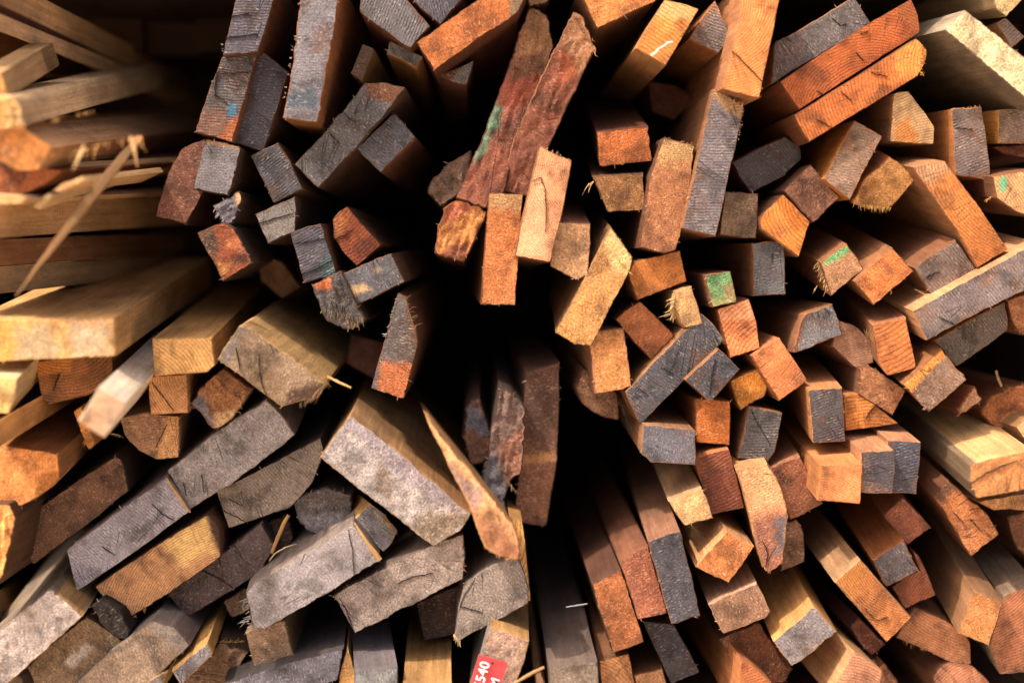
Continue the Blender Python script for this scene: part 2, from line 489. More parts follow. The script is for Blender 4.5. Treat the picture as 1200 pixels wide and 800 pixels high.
# ================================================================== the stack, piece by piece
# ---------------- top left: pale split slabs and boards running in from the left
B('s', 'pale split slab with a strip of brown bark in the top left corner', '-40,-44 -34,-46 -34,1 -40,3 -75,-2 -75,-48', -13, 'gran', 'c89a64', 'd8ac78', vp=(720, 350), ln=.7, sz=(('-50,-8 -20,-8 -20,20 -50,20', '5a3420'),))
B('l', 'thin pale lath slanting down to the right under the bark-edged slab', '-30,4 -30,24 -60,14 -60,-8', -14, 'plain', 'e0b884', 'e4bc8c', vp=(720, 315), ln=.7)
B('b', 'dim brown batten at the left edge under the thin pale lath', '-30,38 -4,36 -4,79 -30,82', 1, 'plain', '7a5230', '6a4828', vp=(560, 150), ln=.6)
B('c', 'pale cracked block with orange end tilted upward at the left edge', '-30,86 1,85 10,113 8,116 -30,124', -15, 'ring', 'e09a50', 'd2aa78', vp=(600, -260), ln=0.12)
B('p', 'pale fuzzy-edged board rising to the right, splintered yellow at its near end', '-30,112 12,112 21,121 28,147 4,152 -30,152', -16, 'brk', 'e8b06a', 'ecc898', vp=(640, -22), ln=.5, fr=((10, 144, 30, 146, .3, .8, 7, 22, 'd8a868'), (40, 143, 110, 130, .6, .6, 7, 16, 'd8a868')))
B('p', 'brown board with a bright orange sawn end and splinters hanging along its lower edge', '-25,142 20,145 40,157 62,172 55,184 45,199 18,200 -25,174', -14, 'gran', 'dc9450', 'c4966a', vp=(660, 100), ln=.6, fr=((95, 172, 172, 158, .1, 1, 22, 15, 'c89860'), (56, 172, 60, 182, .8, .5, 8, 14, 'c88a48'), (88, 176, 104, 174, -.5, 1, 22, 7, 'd8b070')))
B('s', 'reddish brown curved slab end under the orange-ended board at the left edge', '-30,188 20,192 74,200 58,213 22,231 -30,236', -11, 'saw', 'a05c30', '8a5430', vp=(850, 140), ln=.5)
B('l', 'short pale lath with an orange tip above the pointed lath', '68,214 76,199 88,190 92,197 80,212', -6, 'ring', 'c87840', 'd0a878', vp=(900, 150), ln=0.25)
B('l', 'pointed pale lath lying below the splinter-fringed board', '38,243 44,234 56,226 64,229 46,246', -11, 'ring', 'e0bc88', 'e0bc8c', vp=(900, -20), ln=0.12)
B('p', 'thick tan board ending flush at the left edge under the pointed lath', '-30,235 -4,236 -5,279 -30,280', -12, 'plain', 'd09a60', 'd8ac78', vp=(900, 212), ln=.5)
B('p', 'dim brown board at the left edge below the thick tan board', '-30,282 -6,281 -6,312 -30,314', -10, 'plain', '9a6a40', '9a6c48', vp=(850, 250), ln=.5)
B('p', 'shadowed grey tan board above the biggest pale plank at the left edge', '-30,315 -6,314 -6,344 -30,347', -9, 'plain', 'b89870', 'bc9c74', vp=(850, 250), ln=.5)
stick('splinter', 'splinter', 'long brown splinter leaning out over the top of the biggest pale plank', [(19, 347, -15, 2), (40, 318, -14, 5), (100, 240, -13, 12), (140, 190, -11, 12), (165, 160, -7, 8)], .3, '80603c')
stick('splinter', 'splinter', 'longest pale splinter dangling from the orange-ended board', [(98, 170, -16, 2.5), (94, 182, -17, 3.5), (85, 200, -18, 1)], .6, 'e0b880')
stick('splinter', 'splinter', 'pale curved splinter dangling beside the top of the long brown splinter', [(154, 160, -14, 3.5), (158, 176, -15, 4), (161, 196, -15, 1.5)], .6, 'c8a070')
B('l', 'thin pale slat at the left edge wedged under the reddish curved slab', '-30,226 18,229 30,233 24,239 -30,240', -14, 'plain', 'd0a066', 'd8b080', vp=(900, 190), ln=.4)
B('l', 'pale slat with a slanted tip showing above the pointed lath, left of the long splinter', '60,224 74,214 96,206 100,212 70,226', -13, 'plain', 'd0a470', 'd4ac78', vp=(900, 120), ln=.18)
# ---------------- left: pale and orange ends
B('p', 'biggest pale plank, with a wide sawdust-covered top, on the left', '-32,373 60,375 134,373 136,417 60,421 -32,425', -10, 'gran', 'd8a868', 'd8aa6c', vp=(610, 72), ln=.44, z=(('-30,372 20,372 20,430 -30,430', 'dca050', 12), ('20,385 60,380 70,425 20,425', 'b09a78', 9), ('85,378 125,378 125,418 85,418', 'b8a284', 9)), tilt=(0, .02))
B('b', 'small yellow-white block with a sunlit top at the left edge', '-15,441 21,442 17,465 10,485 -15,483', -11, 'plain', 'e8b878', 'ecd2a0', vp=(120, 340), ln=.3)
B('p', 'orange brown board end with an orange patch, directly under the biggest pale plank', '40,424 60,421 132,416 132,446 105,462 57,475 49,466', -2, 'ring', '9c6a42', '8a6038', z=(('38,415 84,415 83,436 38,441', 'd28c44', 1.5), ('50,458 66,455 68,476 50,476', '7a5a40', 5)), vp=(420, 290), ck=('70,438 66,447 63,457',))
B('b', 'batten pointing out with a blown-out white sunlit top and pinkish end', '116,453 147,472 146,478 122,513 91,493 97,484 105,473', -17, 'plain', 'd0a888', 'ffecd0', vp=(290, 305), ln=.3, tilt=(.1, -.1))  # blown-out sunlight put into the near-white side colour
B('l', 'thin orange offcut hanging below the white-topped batten', '86,482 95,476 104,498 111,520 104,527 96,508', -4, 'gran', 'c8843e', 'a87038', vp=(330, 330), ln=.4, fr=((100, 515, 110, 523, -.2, 1, 8, 12, 'd89a50'),))
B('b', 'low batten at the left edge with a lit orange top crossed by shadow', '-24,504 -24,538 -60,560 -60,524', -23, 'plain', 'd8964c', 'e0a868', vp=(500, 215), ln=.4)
B('p', 'wide orange board end with a smooth brown top below the shadow-crossed batten', '-20,522 2,522 68,531 70,560 62,570 45,582 25,593 -20,587', -6, 'gran', 'cc8648', 'b07c4c', vp=(210, 395), ln=.4, z=(('45,556 70,552 70,575 42,580', 'a0642c', 3),))
B('b', 'tan yellow block with a neat square end right of the biggest pale plank', '178,397 215,396 248,396 252,428 243,436 181,441', -5, 'ring', 'd0a060', 'c6985c', vp=(340, 300), ln=.45)
B('b', 'peach square end just below the tan yellow block', '173,441 219,438 221,484 177,486', -3, 'ring', 'cc9460', 'b07e4c', vp=(330, 340), ln=.5, ck=('178,448 190,463 204,481',))
B('c', 'rough bark-coloured broken end between the peach square and the big cracked plank', '222,472 238,452 262,431 296,455 284,474 270,493 252,503', -2, 'brk', '8a5e3a', '6a4a30', z=(('220,465 240,465 252,505 225,490', '70686a', 3), ('250,485 275,480 270,500 250,505', 'b0906c', 3)), vp=(420, 330))
B('p', 'big grey brown cracked plank with a bright rim and torn right corner', '254,421 266,402 280,382 287,380 340,418 380,450 372,466 352,470 330,477 290,447', -5, 'wea', '84705c', 'b08e5c', vp=(600, 170), ln=.4, z=(('355,452 385,445 380,480 332,480 335,462', '4e3a2c', 4), ('254,421 280,382 287,385 268,430', '746a62', 4)), fr=((368, 462, 380, 450, -.3, 1, 16, 26, '7a5c3c'), (352, 472, 370, 464, -.25, 1, 9, 20, '6a503a'), (378, 450, 384, 446, .3, .8, 9, 14, '8a6a44')), ck=('277,407 279,418 281,432', '303,415 305,440 309,456 315,470'))
B('p', 'brown board end with a tan right strip under the white-topped batten', '140,490 170,483 211,488 209,536 196,537 183,538 162,528 148,512', -1, 'wea', '8e6a50', '8a6e50', vp=(330, 330), z=(('196,480 215,480 213,540 183,540', 'b88a5c', 2),), fr=((134, 508, 146, 512, -1, .2, 8, 9, 'c09a6a'),), ck=('183,524 188,512 196,498',))
# ---------------- lower left: long weathered planks
B('p', 'long brown speckled plank end left of the two long grey planks', '15,621 40,598 95,560 135,534 143,540 151,575 100,616 39,661', 0, 'gran', '7a5a46', '5a4636', vp=(330, 360))
B('p', 'long grey plank end running up to the right, upper of the two in line', '196,552 250,508 312,468 330,486 346,509 331,522 280,560 222,597', -1, 'wea', '8a8380', '8c7a6e', vp=(420, 300), ck=('215,565 218,580', '236,555 238,566'))
B('p', 'long purplish grey plank end, lower left of the two in line', '78,645 90,634 140,598 195,559 209,578 222,599 160,645 90,693', -2, 'saw', '908a90', '8e7c74', vp=(380, 320), ck=('178,590 190,602 205,610', '120,640 135,650'))
stick('splinter', 'splinter', 'thin pale sliver standing between the two long grey planks', [(195, 560, -3.2, 2), (208, 580, -3.4, 4), (223, 600, -3.2, 2)], .4, 'c8a068')
B('p', 'orange tan plank end with yellow fibres and a bark-dark right corner', '111,687 150,660 200,628 244,602 256,618 259,652 205,690 155,722 142,729', -1, 'ring', 'b0825a', '6a4a34', vp=(420, 330), z=(('190,635 240,605 255,645 215,660', 'c8a468', 6), ('240,598 262,598 266,650 255,645 248,625', '44302a', 2)), per=.25, fr=((150, 726, 182, 704, .2, 1, 4, 16, 'b08a5a'),))
B('p', 'dark brown cracked plank end right of the yellow-fibred plank', '196,695 232,664 265,645 306,612 322,640 305,672 260,699 218,724', 1, 'wea', '544644', '4a3c38', vp=(440, 340), ck=('236,668 255,676 273,688',))
B('p', 'grey brown plank end under the torn corner of the big cracked plank', '253,575 300,552 376,512 380,530 366,566 340,595 268,619', 1, 'saw', '877a6e', '524a44', vp=(470, 300), ck=('262,598 275,604 291,613', '268,585 284,592'))
B('c', 'dark twisted bark chunk above the silver plank end', '343,586 360,576 382,570 412,580 411,606 398,620 378,633 350,612', 1.5, 'brk', '5a5250', '443c3a', fr=((350, 585, 405, 585, .9, -.2, 18, 26, '8a7c70'), (345, 590, 370, 600, .3, .8, 10, 12, '6a6058')), z=(('350,600 410,600 378,640', '6e6a6c', 4),))
B('p', 'massive grey pumice-rough beam end with a smooth tan top at lower centre', '375,536 392,510 411,486 470,532 552,602 541,620 508,640 440,588', -4, 'pum', 'a09894', 'b48c60', vp=(524, 250), ln=.5, z=(('411,478 560,598 552,612 525,598 470,560 405,500', '8e8488', 2), ('500,600 560,600 508,645 480,622', '786a5c', 8)), tilt=(0, 0))
B('p', 'pointed orange splinter plank standing against the pumice-rough beam', '501,494 507,497 535,532 570,575 604,618 608,640 608,655 597,656 582,650 568,641 554,602 527,548', -9, 'torn', 'd09a6a', 'c0905c', vp=(440, 330), ln=.12, z=(('508,525 520,535 545,560 563,572 566,590 556,598 545,580 525,550', '8e7266', 1.5), ('560,600 575,612 590,625 612,640 612,660 590,660 565,640', '9a6848', 4)), fr=((568, 640, 600, 656, -.4, .8, 6, 14, 'b08058'),), tilt=(.1, .1))
B('p', 'silver grey plank end with a dark crack, left of the cracked grey brown plank', '288,694 300,682 350,652 414,614 430,632 445,656 380,697 310,738 297,736', -4, 'wea', '918a8a', '8e8078', vp=(430, 330), fr=((289, 700, 297, 735, -1, .4, 11, 30, 'a09688'), (288, 722, 294, 730, -1, .5, 16, 4, 'c0b8b0'), (286, 700, 290, 705, -.8, .8, 14, 3, 'c0b8b0')), ck=('408,620 413,645 415,674',))
B('b', 'small silver block with a tan torn edge wedged above the silver plank end', '414,608 434,590 452,603 466,622 459,637 449,646 430,628', -1, 'saw', '848082', 'c09a60', vp=(330, 520), ln=.5, fr=((436, 597, 464, 622, .8, .7, 7, 16, 'c8a068'), (420, 617, 444, 655, .6, .8, 6, 14, 'c8a068')))
stick('splinter', 'splinter', 'pale tan strip peeling between silver plank end and small silver block', [(415, 612, -4.6, 2), (430, 635, -4.8, 4), (446, 656, -4.6, 7)], .4, 'c09862')
B('p', 'grey brown plank end with a long crack under the pumice-rough beam', '391,698 405,688 450,665 505,638 543,626 545,650 543,678 480,710 416,742', -3, 'wea', '877a72', '6a5c54', vp=(480, 330), fr=((388, 697, 396, 700, -1, .3, 6, 8, 'a08a6a'), (541, 630, 543, 690, .9, .2, 5, 16, '8a6a50')), ck=('398,700 406,714 414,737', '465,683 485,675 507,671'))
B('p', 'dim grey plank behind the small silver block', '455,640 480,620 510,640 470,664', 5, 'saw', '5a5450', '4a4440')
B('p', 'grey brown plank end with a splintered left foot below the orange splinter plank', '545,682 566,668 602,650 612,664 620,690 619,707 580,728 534,752 537,712', -3, 'wea', '877b72', '847870', vp=(520, 330), fr=((532, 742, 540, 750, -.1, 1, 9, 14, 'b09470'),), ck=('540,710 552,713 564,717',))
B('l', 'narrow yellow tan board standing behind the splinter plank', '597,606 612,610 616,640 622,704 604,706 600,650', -1, 'ring', 'c89a5c', 'a87c48', z=(('598,625 608,628 610,656 598,658', '8a4a2c', 2),), per=.5)
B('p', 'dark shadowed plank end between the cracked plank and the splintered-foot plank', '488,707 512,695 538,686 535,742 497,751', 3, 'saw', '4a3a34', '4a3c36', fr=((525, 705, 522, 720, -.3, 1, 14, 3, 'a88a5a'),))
BEAM = B('b', 'beam end at the bottom carrying the red number tag', '573,732 598,741 620,751 612,780 597,822 548,822 558,790', -6, 'pum', '9a8070', 'c09660', vp=(600, 380), ln=.5, tilt=(0, 0), sz=(('540,728 575,728 562,770 550,830 530,830', '8a847e'),))
B('b', 'narrow grey batten pointing down at the bottom, left of the sunlit tan board', '416,785 440,784 466,782 466,815 417,818', -8, 'saw', '80807e', '70686a', vp=(388, 400), ln=.35)
B('p', 'sunlit tan board at the bottom between the grey batten and the tag beam', '472,803 500,804 529,802 529,832 472,832', -9, 'plain', 'b08a58', 'b88e58', vp=(520, 330), ln=.35)
B('b', 'brown square end under the silver plank end near the bottom', '287,741 300,735 333,727 345,770 322,776 298,781', -2, 'gran', '7e6652', '8c7250', vp=(420, 540), ln=.5)
B('p', 'blue grey plank at the bottom edge under the brown square end', '262,801 330,778 403,759 399,780 396,796 300,830 262,830', -4, 'wea', '6c6a72', '4c4444', vp=(440, 330), ln=.5)
B('l', 'thin tan slat end between the blue grey plank and the narrow grey batten', '397,796 402,774 408,757 414,778 419,802 414,820 397,820', -3, 'plain', 'b48a56', '9a784e', vp=(420, 420), ln=.4)
B('c', 'dim brown broken plank with torn fibres behind the narrow grey block', '212,806 235,775 258,752 291,764 262,812', 0, 'brk', '6c5440', '4a3a30', vp=(330, 500), fr=((252, 752, 284, 752, .5, -.4, 10, 26, '8a6a4a'),), ln=.5)
B('l', 'slim grey lath with a bright tan left side near the bottom left', '201,786 220,770 243,753 249,766 230,785 212,803', -5, 'saw', '807a7c', 'c89c5c', vp=(310, 560), ln=.35)
B('l', 'slim tan-sided lath mostly hidden at the bottom edge left of the slim grey lath', '172,800 186,790 196,786 186,815 165,822', -4, 'plain', '6e6664', 'c0985c', vp=(290, 640), ln=.3)
B('b', 'small dim brown end tucked under the dark brown cracked plank', '261,705 285,690 304,684 296,712 272,723', 3, 'gran', '6e5644', '584638')
B('p', 'light grey granular beam end with a bright tan right side at bottom left', '-20,750 20,720 60,690 80,705 97,722 50,765 5,803 -20,820', -6, 'pum', 'a2958e', 'b89464', vp=(210, 500), ln=.35, sz=(('-30,760 -30,738 58,680 64,694', '8a7a68'),))
B('p', 'shadowed tan board at the left edge above the light grey granular beam', '-34,720 -8,700 -2,726 -34,750', -3, 'plain', '8a7656', '8c7454', vp=(170, 560), ln=.4)
B('c', 'bright orange rough broken block at the left edge below the wide orange board', '-15,590 10,590 18,604 14,628 5,672 -15,694', -8, 'brk', 'dc9450', '64462f', vp=(120, 560), ln=.35)
B('p', 'brown plank end with pale scratches right of the light grey granular beam', '32,781 65,750 101,722 120,734 144,751 108,785 80,812 45,812', -3, 'gran', '7e6850', '6a584a', vp=(330, 420), z=(('75,775 100,755 110,758 85,782', 'a09488', 3),))
B('p', 'long brownish grey plank end at the bottom with a pale grey right corner', '86,803 130,762 178,727 204,734 222,756 195,782 160,812 90,812', -4, 'gran', '8e7a68', '867a72', vp=(330, 520), ln=.5, z=(('170,722 200,726 225,756 205,765 182,740', '8a8078', 6),))
B('c', 'dark bark strip below the orange tan plank', '104,710 118,702 140,716 152,738 149,752 128,742', -3.5, 'brk', '2c2420', '2c2420')
B('c', 'dark bark heap with twigs between silver plank and dark brown cracked plank', '300,624 318,610 336,604 345,630 330,660 306,672', 4, 'brk', '4e3c30', '3c3028', fr=((304, 620, 332, 606, .3, -.8, 9, 18, '7a6248'),))
stick('twig', 'twig', 'pale tan twig poking up from the dark bark heap', [(318, 648, -1, 4), (326, 627, -1, 5), (338, 603, -.5, 4)], .8, 'b08656')
stick('twig', 'twig', 'curled thin pale fibre beside the tan twig', [(315, 657, -2, 1.4), (322, 648, -2.5, 1.6), (334, 641, -2.5, 1.6), (347, 637, -2, 1)], .8, 'c8b090')
stick('splinter', 'splinter', 'short bright splinter sticking out from the torn corner of the big plank', [(384, 441, -4.5, 3), (398, 448, -5, 3), (411, 454, -6, 2)], .6, 'd0a868')
# ---------------- upper left of centre: dark weathered ends
B('p', 'tall grey cracked plank end at the top, leftmost in the dark cluster', '280,-18 326,-18 314,25 302,61 280,63 261,65 268,35', 0, 'saw', '545058', '6a4a34', fr=((261, 50, 262, 65, -1, 0, 3, 5, '888'*2),), ck=('264,45 280,43 302,40', '270,20 292,16'))
B('p', 'dark plank end with a small blue paint spot and reddish foot', '260,67 280,65 301,62 288,112 272,167 250,160 228,155 244,108', 1, 'saw', '56504f', '7a4e30', z=(('226,130 250,125 280,150 280,175 226,160', '6a4e44', 6), ('262,150 276,135 285,140 275,172 258,168', '8a4e2c', 3), ('268,122 277,121 276,134 268,137', '37708f', 2)), ck=('255,84 275,86 295,85', '254,84 252,112 262,116'))
B('p', 'charcoal plank end leaning beside the blue-spotted plank', '303,57 320,70 338,85 322,135 309,178 290,172 273,167 288,112 301,70', 2.5, 'saw', '44424a', '5a4236')
B('p', 'tallest grey plank end with a blue smudge at its foot and an orange right side', '353,-20 399,-20 388,55 372,144 350,141 331,138 340,95 347,50', -2, 'wea', '6c686c', '9a6236', z=(('334,110 372,104 370,128 332,128', '48525f', 4),), fr=((345, 50, 334, 115, -1, 0, 3, 16, 'a08a78'),))
B('p', 'grey plank end at the top between the tallest plank and orange plank', '422,14 424,-20 462,-20 484,8 504,31 492,44 481,57 450,35', 0, 'saw', '5e5a5c', '7c5034')
B('p', 'dark grey plank end cut by the top edge above the orange plank', '470,-14 480,-24 545,-24 541,0 528,15 516,29 495,12', 1, 'saw', '56545a', '8a5a38')
B('p', 'smooth orange plank end slanting up to the right at the top', '488,50 530,20 575,-10 620,-20 616,-4 606,16 560,46 509,83 498,66', -1, 'gran', 'a6602e', '6a3c22', z=(('596,-20 625,-20 615,15 600,22', '77634e', 3),), vp=(600, 250))
B('b', 'smallest narrow batten with tan right side hanging in the dark gap', '425,52 438,57 431,76 424,96 417,90 411,86 418,68', 3, 'saw', '62504c', 'a07a50')
B('b', 'small grey batten with a glowing tan underside', '457,49 476,57 495,66 492,73 488,80 470,70 453,63', 3, 'wea', '64605f', 'b07c48')
B('b', 'grey triangular end peeping out under the orange plank', '512,88 532,81 555,71 552,86 547,100 530,97', 4, 'saw', '74706e', '6a4230', z=(('508,84 545,74 528,94 512,94', '4e3024', 2),))
B('p', 'long grey diagonal plank end with a brown upper corner', '427,98 450,97 475,103 461,122 420,170 373,220 358,206 345,193 385,150', 1, 'wea', '545252', '5a4032', z=(('424,92 480,98 460,122 430,114', '5e3e2c', 2),), ck=('402,130 410,140 420,143', '385,155 398,168'))
B('b', 'charcoal square end just right of the long grey diagonal plank', '462,133 475,147 487,161 467,181 446,202 431,188 417,174', 2, 'saw', '525054', '7a5038')
B('b', 'light grey square end below the reddish foot of the blue-spotted plank', '241,163 262,167 282,173 275,202 268,230 247,226 226,222', 1, 'wea', '6e6a6c', '5c4434', fr=((241, 163, 282, 173, 0, -1, 3, 8, 'b08a60'),), z=(('238,160 285,168 284,176 240,168', '94775c', 2),))
B('b', 'dim reddish brown batten leaning left of the light grey square', '212,176 226,168 241,163 240,222 218,264 200,258 182,254 196,205', 3.5, 'gran', '6c4638', '5a3a2c')
B('b', 'charcoal batten end with tan rim left of the long grey diagonal plank', '294,183 310,174 326,167 341,192 355,222 338,230 321,238 306,208', 2, 'saw', '48464c', '6e5038')
B('b', 'pale grey end under the charcoal tan-rimmed batten', '299,251 322,240 346,230 347,250 346,271 330,278 314,286 306,268', 1, 'saw', '706a64', '5c4434', ck=('303,262 322,256 344,250',))
B('b', 'dark blue grey batten end with a teal tinge at its lower corner', '340,272 358,266 376,262 385,290 394,321 375,326 356,332 348,302', 0, 'saw', '484850', '6a4630', z=(('375,305 392,300 396,322 380,326', '40565a', 5),), ck=('345,285 362,283 384,278', '352,322 372,314 392,302'))
B('b', 'six-sided reddish batten end glowing in the dark gap', '390,257 397,248 407,242 422,260 446,287 432,300 418,312 402,296 391,278', 2, 'ring', '86462a', '6a4830', z=(('388,255 400,245 412,250 402,275 392,280', '94592f', 4),), ck=('392,281 402,276 414,268',))
B('p', 'grey plank end with a cream splash above the hanging plank', '401,321 430,308 459,297 467,314 474,330 445,345 416,358 408,340', 0, 'wea', '58565a', '76523a', z=(('410,338 424,332 434,340 424,344 412,345', 'c0a47a', 2.5), ('436,318 446,312 446,318 438,321', '9a8a6a', 3)))
B('c', 'charred ragged end with torn grey fibres left of the cream-splashed plank', '365,335 382,325 399,317 408,336 418,356 428,374 416,384 405,386 383,376 373,352', -1, 'brk', '4e4a48', '5a4436', z=(('364,328 388,322 386,338 368,340', 'a85a30', 3),), fr=((380, 362, 426, 372, .1, 1, 13, 60, '6a5c4e'), (372, 345, 405, 360, .1, 1, 12, 30, '554c46'), (400, 370, 420, 380, .2, 1, 10, 16, 'a07a54')))
B('c', 'small crumbled grey end with a pale nick above the burl-marked block', '249,241 265,232 281,224 284,236 277,252 269,263 260,259 254,249', 1, 'brk', '68646a', '4e3c34', z=(('274,225 284,224 284,240 278,242', 'c09a70', 2),), fr=((252, 245, 268, 262, -.2, 1, 8, 20, '8a8688'),))
B('b', 'reddish block end with burl-like dark and yellow marks', '231,273 246,266 262,260 274,267 285,287 297,308 280,318 261,330 244,298', 0, 'wea', '8e4c30', '4c382c', z=(('232,272 250,268 258,290 250,305 238,290', '554236', 4), ('262,282 282,278 284,290 268,292', 'b06c44', 4), ('270,300 290,295 292,305 276,312', '4e2c24', 4), ('255,308 272,308 266,318 258,318', 'b07a44', 3)))
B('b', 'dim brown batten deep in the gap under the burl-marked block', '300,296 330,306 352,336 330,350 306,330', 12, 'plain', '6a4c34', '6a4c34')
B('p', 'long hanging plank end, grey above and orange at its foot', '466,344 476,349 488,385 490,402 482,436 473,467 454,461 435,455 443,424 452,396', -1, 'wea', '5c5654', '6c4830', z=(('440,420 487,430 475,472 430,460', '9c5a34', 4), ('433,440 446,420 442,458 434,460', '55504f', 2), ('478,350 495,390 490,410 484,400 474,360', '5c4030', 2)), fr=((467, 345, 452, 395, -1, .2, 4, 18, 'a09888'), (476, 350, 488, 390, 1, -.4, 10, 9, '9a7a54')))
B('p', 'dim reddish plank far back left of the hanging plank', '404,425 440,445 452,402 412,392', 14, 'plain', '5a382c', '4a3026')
# ---------------- centre: tall red-brown planks and the boards under them
B('s', 'tall dark red plank with a mossy green streak on its left edge', '620,10 632,11 641,18 649,53 641,86 622,138 602,190 584,246 560,240 534,232 553,190 572,142 598,70', 1, 'torn', '70402f', '5a3628', z=(('612,5 648,5 652,60 640,90 600,78', '7e5a3c', 8), ('572,112 594,108 594,122 570,170 556,186 553,178', '5f8068', 5), ('590,95 640,85 630,110 605,130 580,125', '7a3e2c', 4), ('600,70 640,60 640,80 600,95', '5c3c2a', 4)), tilt=(.1, .1), fr=((600, 78, 640, 95, .4, .9, 6, 20, '8a5038'),), ln=.7)
B('s', 'tall red-brown plank with a pale torn top right of the mossy plank', '672,14 684,21 698,58 690,72 668,118 645,168 632,200 620,230 602,228 583,225 606,150 627,105 645,68', 0, 'torn', '70402f', '8a6040', z=(('660,10 700,20 700,62 688,80 664,90 660,50', '94694a', 5), ('655,60 676,70 672,95 655,98', '8c4a2c', 5), ('583,225 600,150 640,160 620,232', '6e4232', 8)), fr=((672, 20, 690, 50, .8, .4, 8, 22, 'a87a54'), (694, 45, 696, 60, .5, 1, 18, 4, 'a07a58')), ln=.7)
B('c', 'small rough grey brown end behind the mossy plank foot', '501,223 512,206 528,190 553,176 550,210 538,226 520,241 508,232', 5, 'brk', '6a5444', '5a4232')
B('b', 'splintered orange block end below the mossy plank', '522,242 534,235 552,240 571,248 558,278 544,306 526,301 509,296 513,270', 0, 'brk', 'b87a42', '7c4c30', z=(('520,235 560,240 540,252 520,262', '94523a', 4), ('520,290 545,285 545,310 515,300', '7a4630', 4)))
B('p', 'orange plank end flecked with white, standing under the tall red planks', '573,226 592,227 613,228 609,290 604,358 584,358 564,357 568,290', -1, 'gran', 'ae6a3a', '7a4a2c', z=(('570,222 615,224 614,245 572,248', '9a764e', 6),))
B('s', 'pale salmon wedge with smooth face and a curved crack', '633,171 650,180 670,188 662,235 645,307 625,304 604,300 611,260 620,225', -3, 'ring', 'cc9068', '946a48', z=(('625,205 640,200 642,300 605,300 610,270', 'd8a078', 4),), vp=(600, 270), fr=((634, 172, 668, 188, .2, -1, 4, 14, 'd8b088'),), ck=('624,212 634,208 638,222 640,250 639,272',))
B('b', 'tan block end with pinkish top right of the salmon wedge', '649,259 670,260 692,263 691,292 689,323 675,328 660,320 645,312 647,285', -2, 'gran', 'a6805c', 'a87458', vp=(640, 180))
B('b', 'orange square end hanging in the dark gap at upper centre', '699,154 730,151 760,149 762,170 764,189 734,192 703,195', 1, 'gran', 'a8602e', '5e3622', vp=(640, 0))
B('b', 'brown tan end directly under the orange square end', '694,207 724,205 754,203 755,224 756,246 734,248 712,249 703,230', 1, 'gran', '92683e', '6a4630', vp=(650, 60), fr=((690, 215, 697, 212, -.6, .9, 16, 7, 'c09a6a'),))
B('p', 'speckled brown plank end left of the saw-marked grey plank', '778,161 795,165 814,170 809,215 802,255 792,293 780,297 765,294 750,290 756,245 762,205', -1, 'gran', '92603e', '6c4630', z=(('770,158 816,165 812,195 772,190', '94764c', 8),), fr=((776, 162, 812, 170, .1, -1, 4, 14, 'b09060'),))
B('p', 'tall grey plank end with crisp saw marks and a frayed tan top', '836,104 852,113 872,126 864,165 855,200 847,240 839,277 820,272 799,267 813,205 825,150', -2, 'saw', '70686a', '9a6a44', z=(('830,100 876,115 870,140 850,128 838,118', 'a07e58', 4),), fr=((838, 106, 870, 126, .2, -1, 5, 24, 'c8a878'), (870, 130, 864, 170, 1, 0, 4, 10, 'b09878')))
B('b', 'small grey brown square end right of the saw-marked plank foot', '849,224 868,225 889,227 888,253 886,279 865,277 844,275', 1, 'gran', '7a6450', '7c5236')
B('b', 'dark charcoal end in shade right of the tall saw-marked plank', '858,190 888,174 920,160 938,172 939,186 918,207 880,227 868,210', 3, 'saw', '4a4444', '6a3c26')
B('p', 'orange plank end at the top with its underside in shade', '678,-12 730,-14 776,-12 768,2 735,17 700,34 688,10', 0, 'gran', 'b8743c', '7a4c2c')
SQ = B('b', 'orange yellow block end with a small white squiggle', '779,0 800,4 819,11 800,43 780,77 762,67 744,57 760,29', -2, 'ring', 'c87c36', 'a8784c', z=(('770,-5 825,-2 815,25 768,18', 'b8935c', 4),), tilt=(.05, .1))
stick('white_mark', '', '', [(763, 65, -3.2, 3), (768, 62, -3.2, 2.2), (772, 57, -3.2, 2.6), (778, 54, -3.2, 2), (783, 50, -3.2, 3), (788, 49, -3.2, 2)], .3, 'fff4e8', parent=SQ)
B('b', 'half grey end beside the white-squiggle block with an orange underside', '838,1 847,20 856,42 850,53 842,63 824,54 807,46 822,22', 1, 'saw', '8a6a54', 'b07040', z=(('835,10 860,30 842,70 815,45', '6c625e', 5),))
B('p', 'tall bright orange plank end with a diagonal crack at the top', '870,-20 918,-20 908,28 898,75 890,115 868,110 846,104 856,65 865,25', -4, 'ring', 'd48446', 'b07850', z=(('868,-20 890,-20 870,80 850,95', 'd0824a', 6),), tilt=(.1, .05), fr=((890, 95, 890, 115, .4, 1, 7, 6, 'c08a50'),), ck=('858,60 874,76 895,98',))
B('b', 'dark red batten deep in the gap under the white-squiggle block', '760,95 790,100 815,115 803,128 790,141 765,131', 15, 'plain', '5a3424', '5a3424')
B('b', 'grey brown scrap at the top edge above the mossy plank', '617,-14 649,-14 645,-2 640,4 620,8', 3, 'gran', '84664a', '5a4030')
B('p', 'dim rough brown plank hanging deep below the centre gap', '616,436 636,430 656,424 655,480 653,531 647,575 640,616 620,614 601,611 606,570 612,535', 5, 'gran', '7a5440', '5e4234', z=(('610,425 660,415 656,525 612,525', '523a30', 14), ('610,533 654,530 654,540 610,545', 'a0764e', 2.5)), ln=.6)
B('s', 'bark-covered grey and pink sliver left of the dim rough brown plank', '585,452 600,460 616,478 613,520 610,556 600,562 590,585 596,606 583,590 570,572 565,560 572,530 578,490', 3, 'brk', '6e5850', '54443c', z=(('585,520 616,500 612,555 595,560', '8c6250', 5), ('562,540 580,530 600,600 580,595 565,570', '5c5a60', 4)), fr=((590, 555, 605, 575, .2, 1, 8, 18, '9a7a64'),), ln=.6)
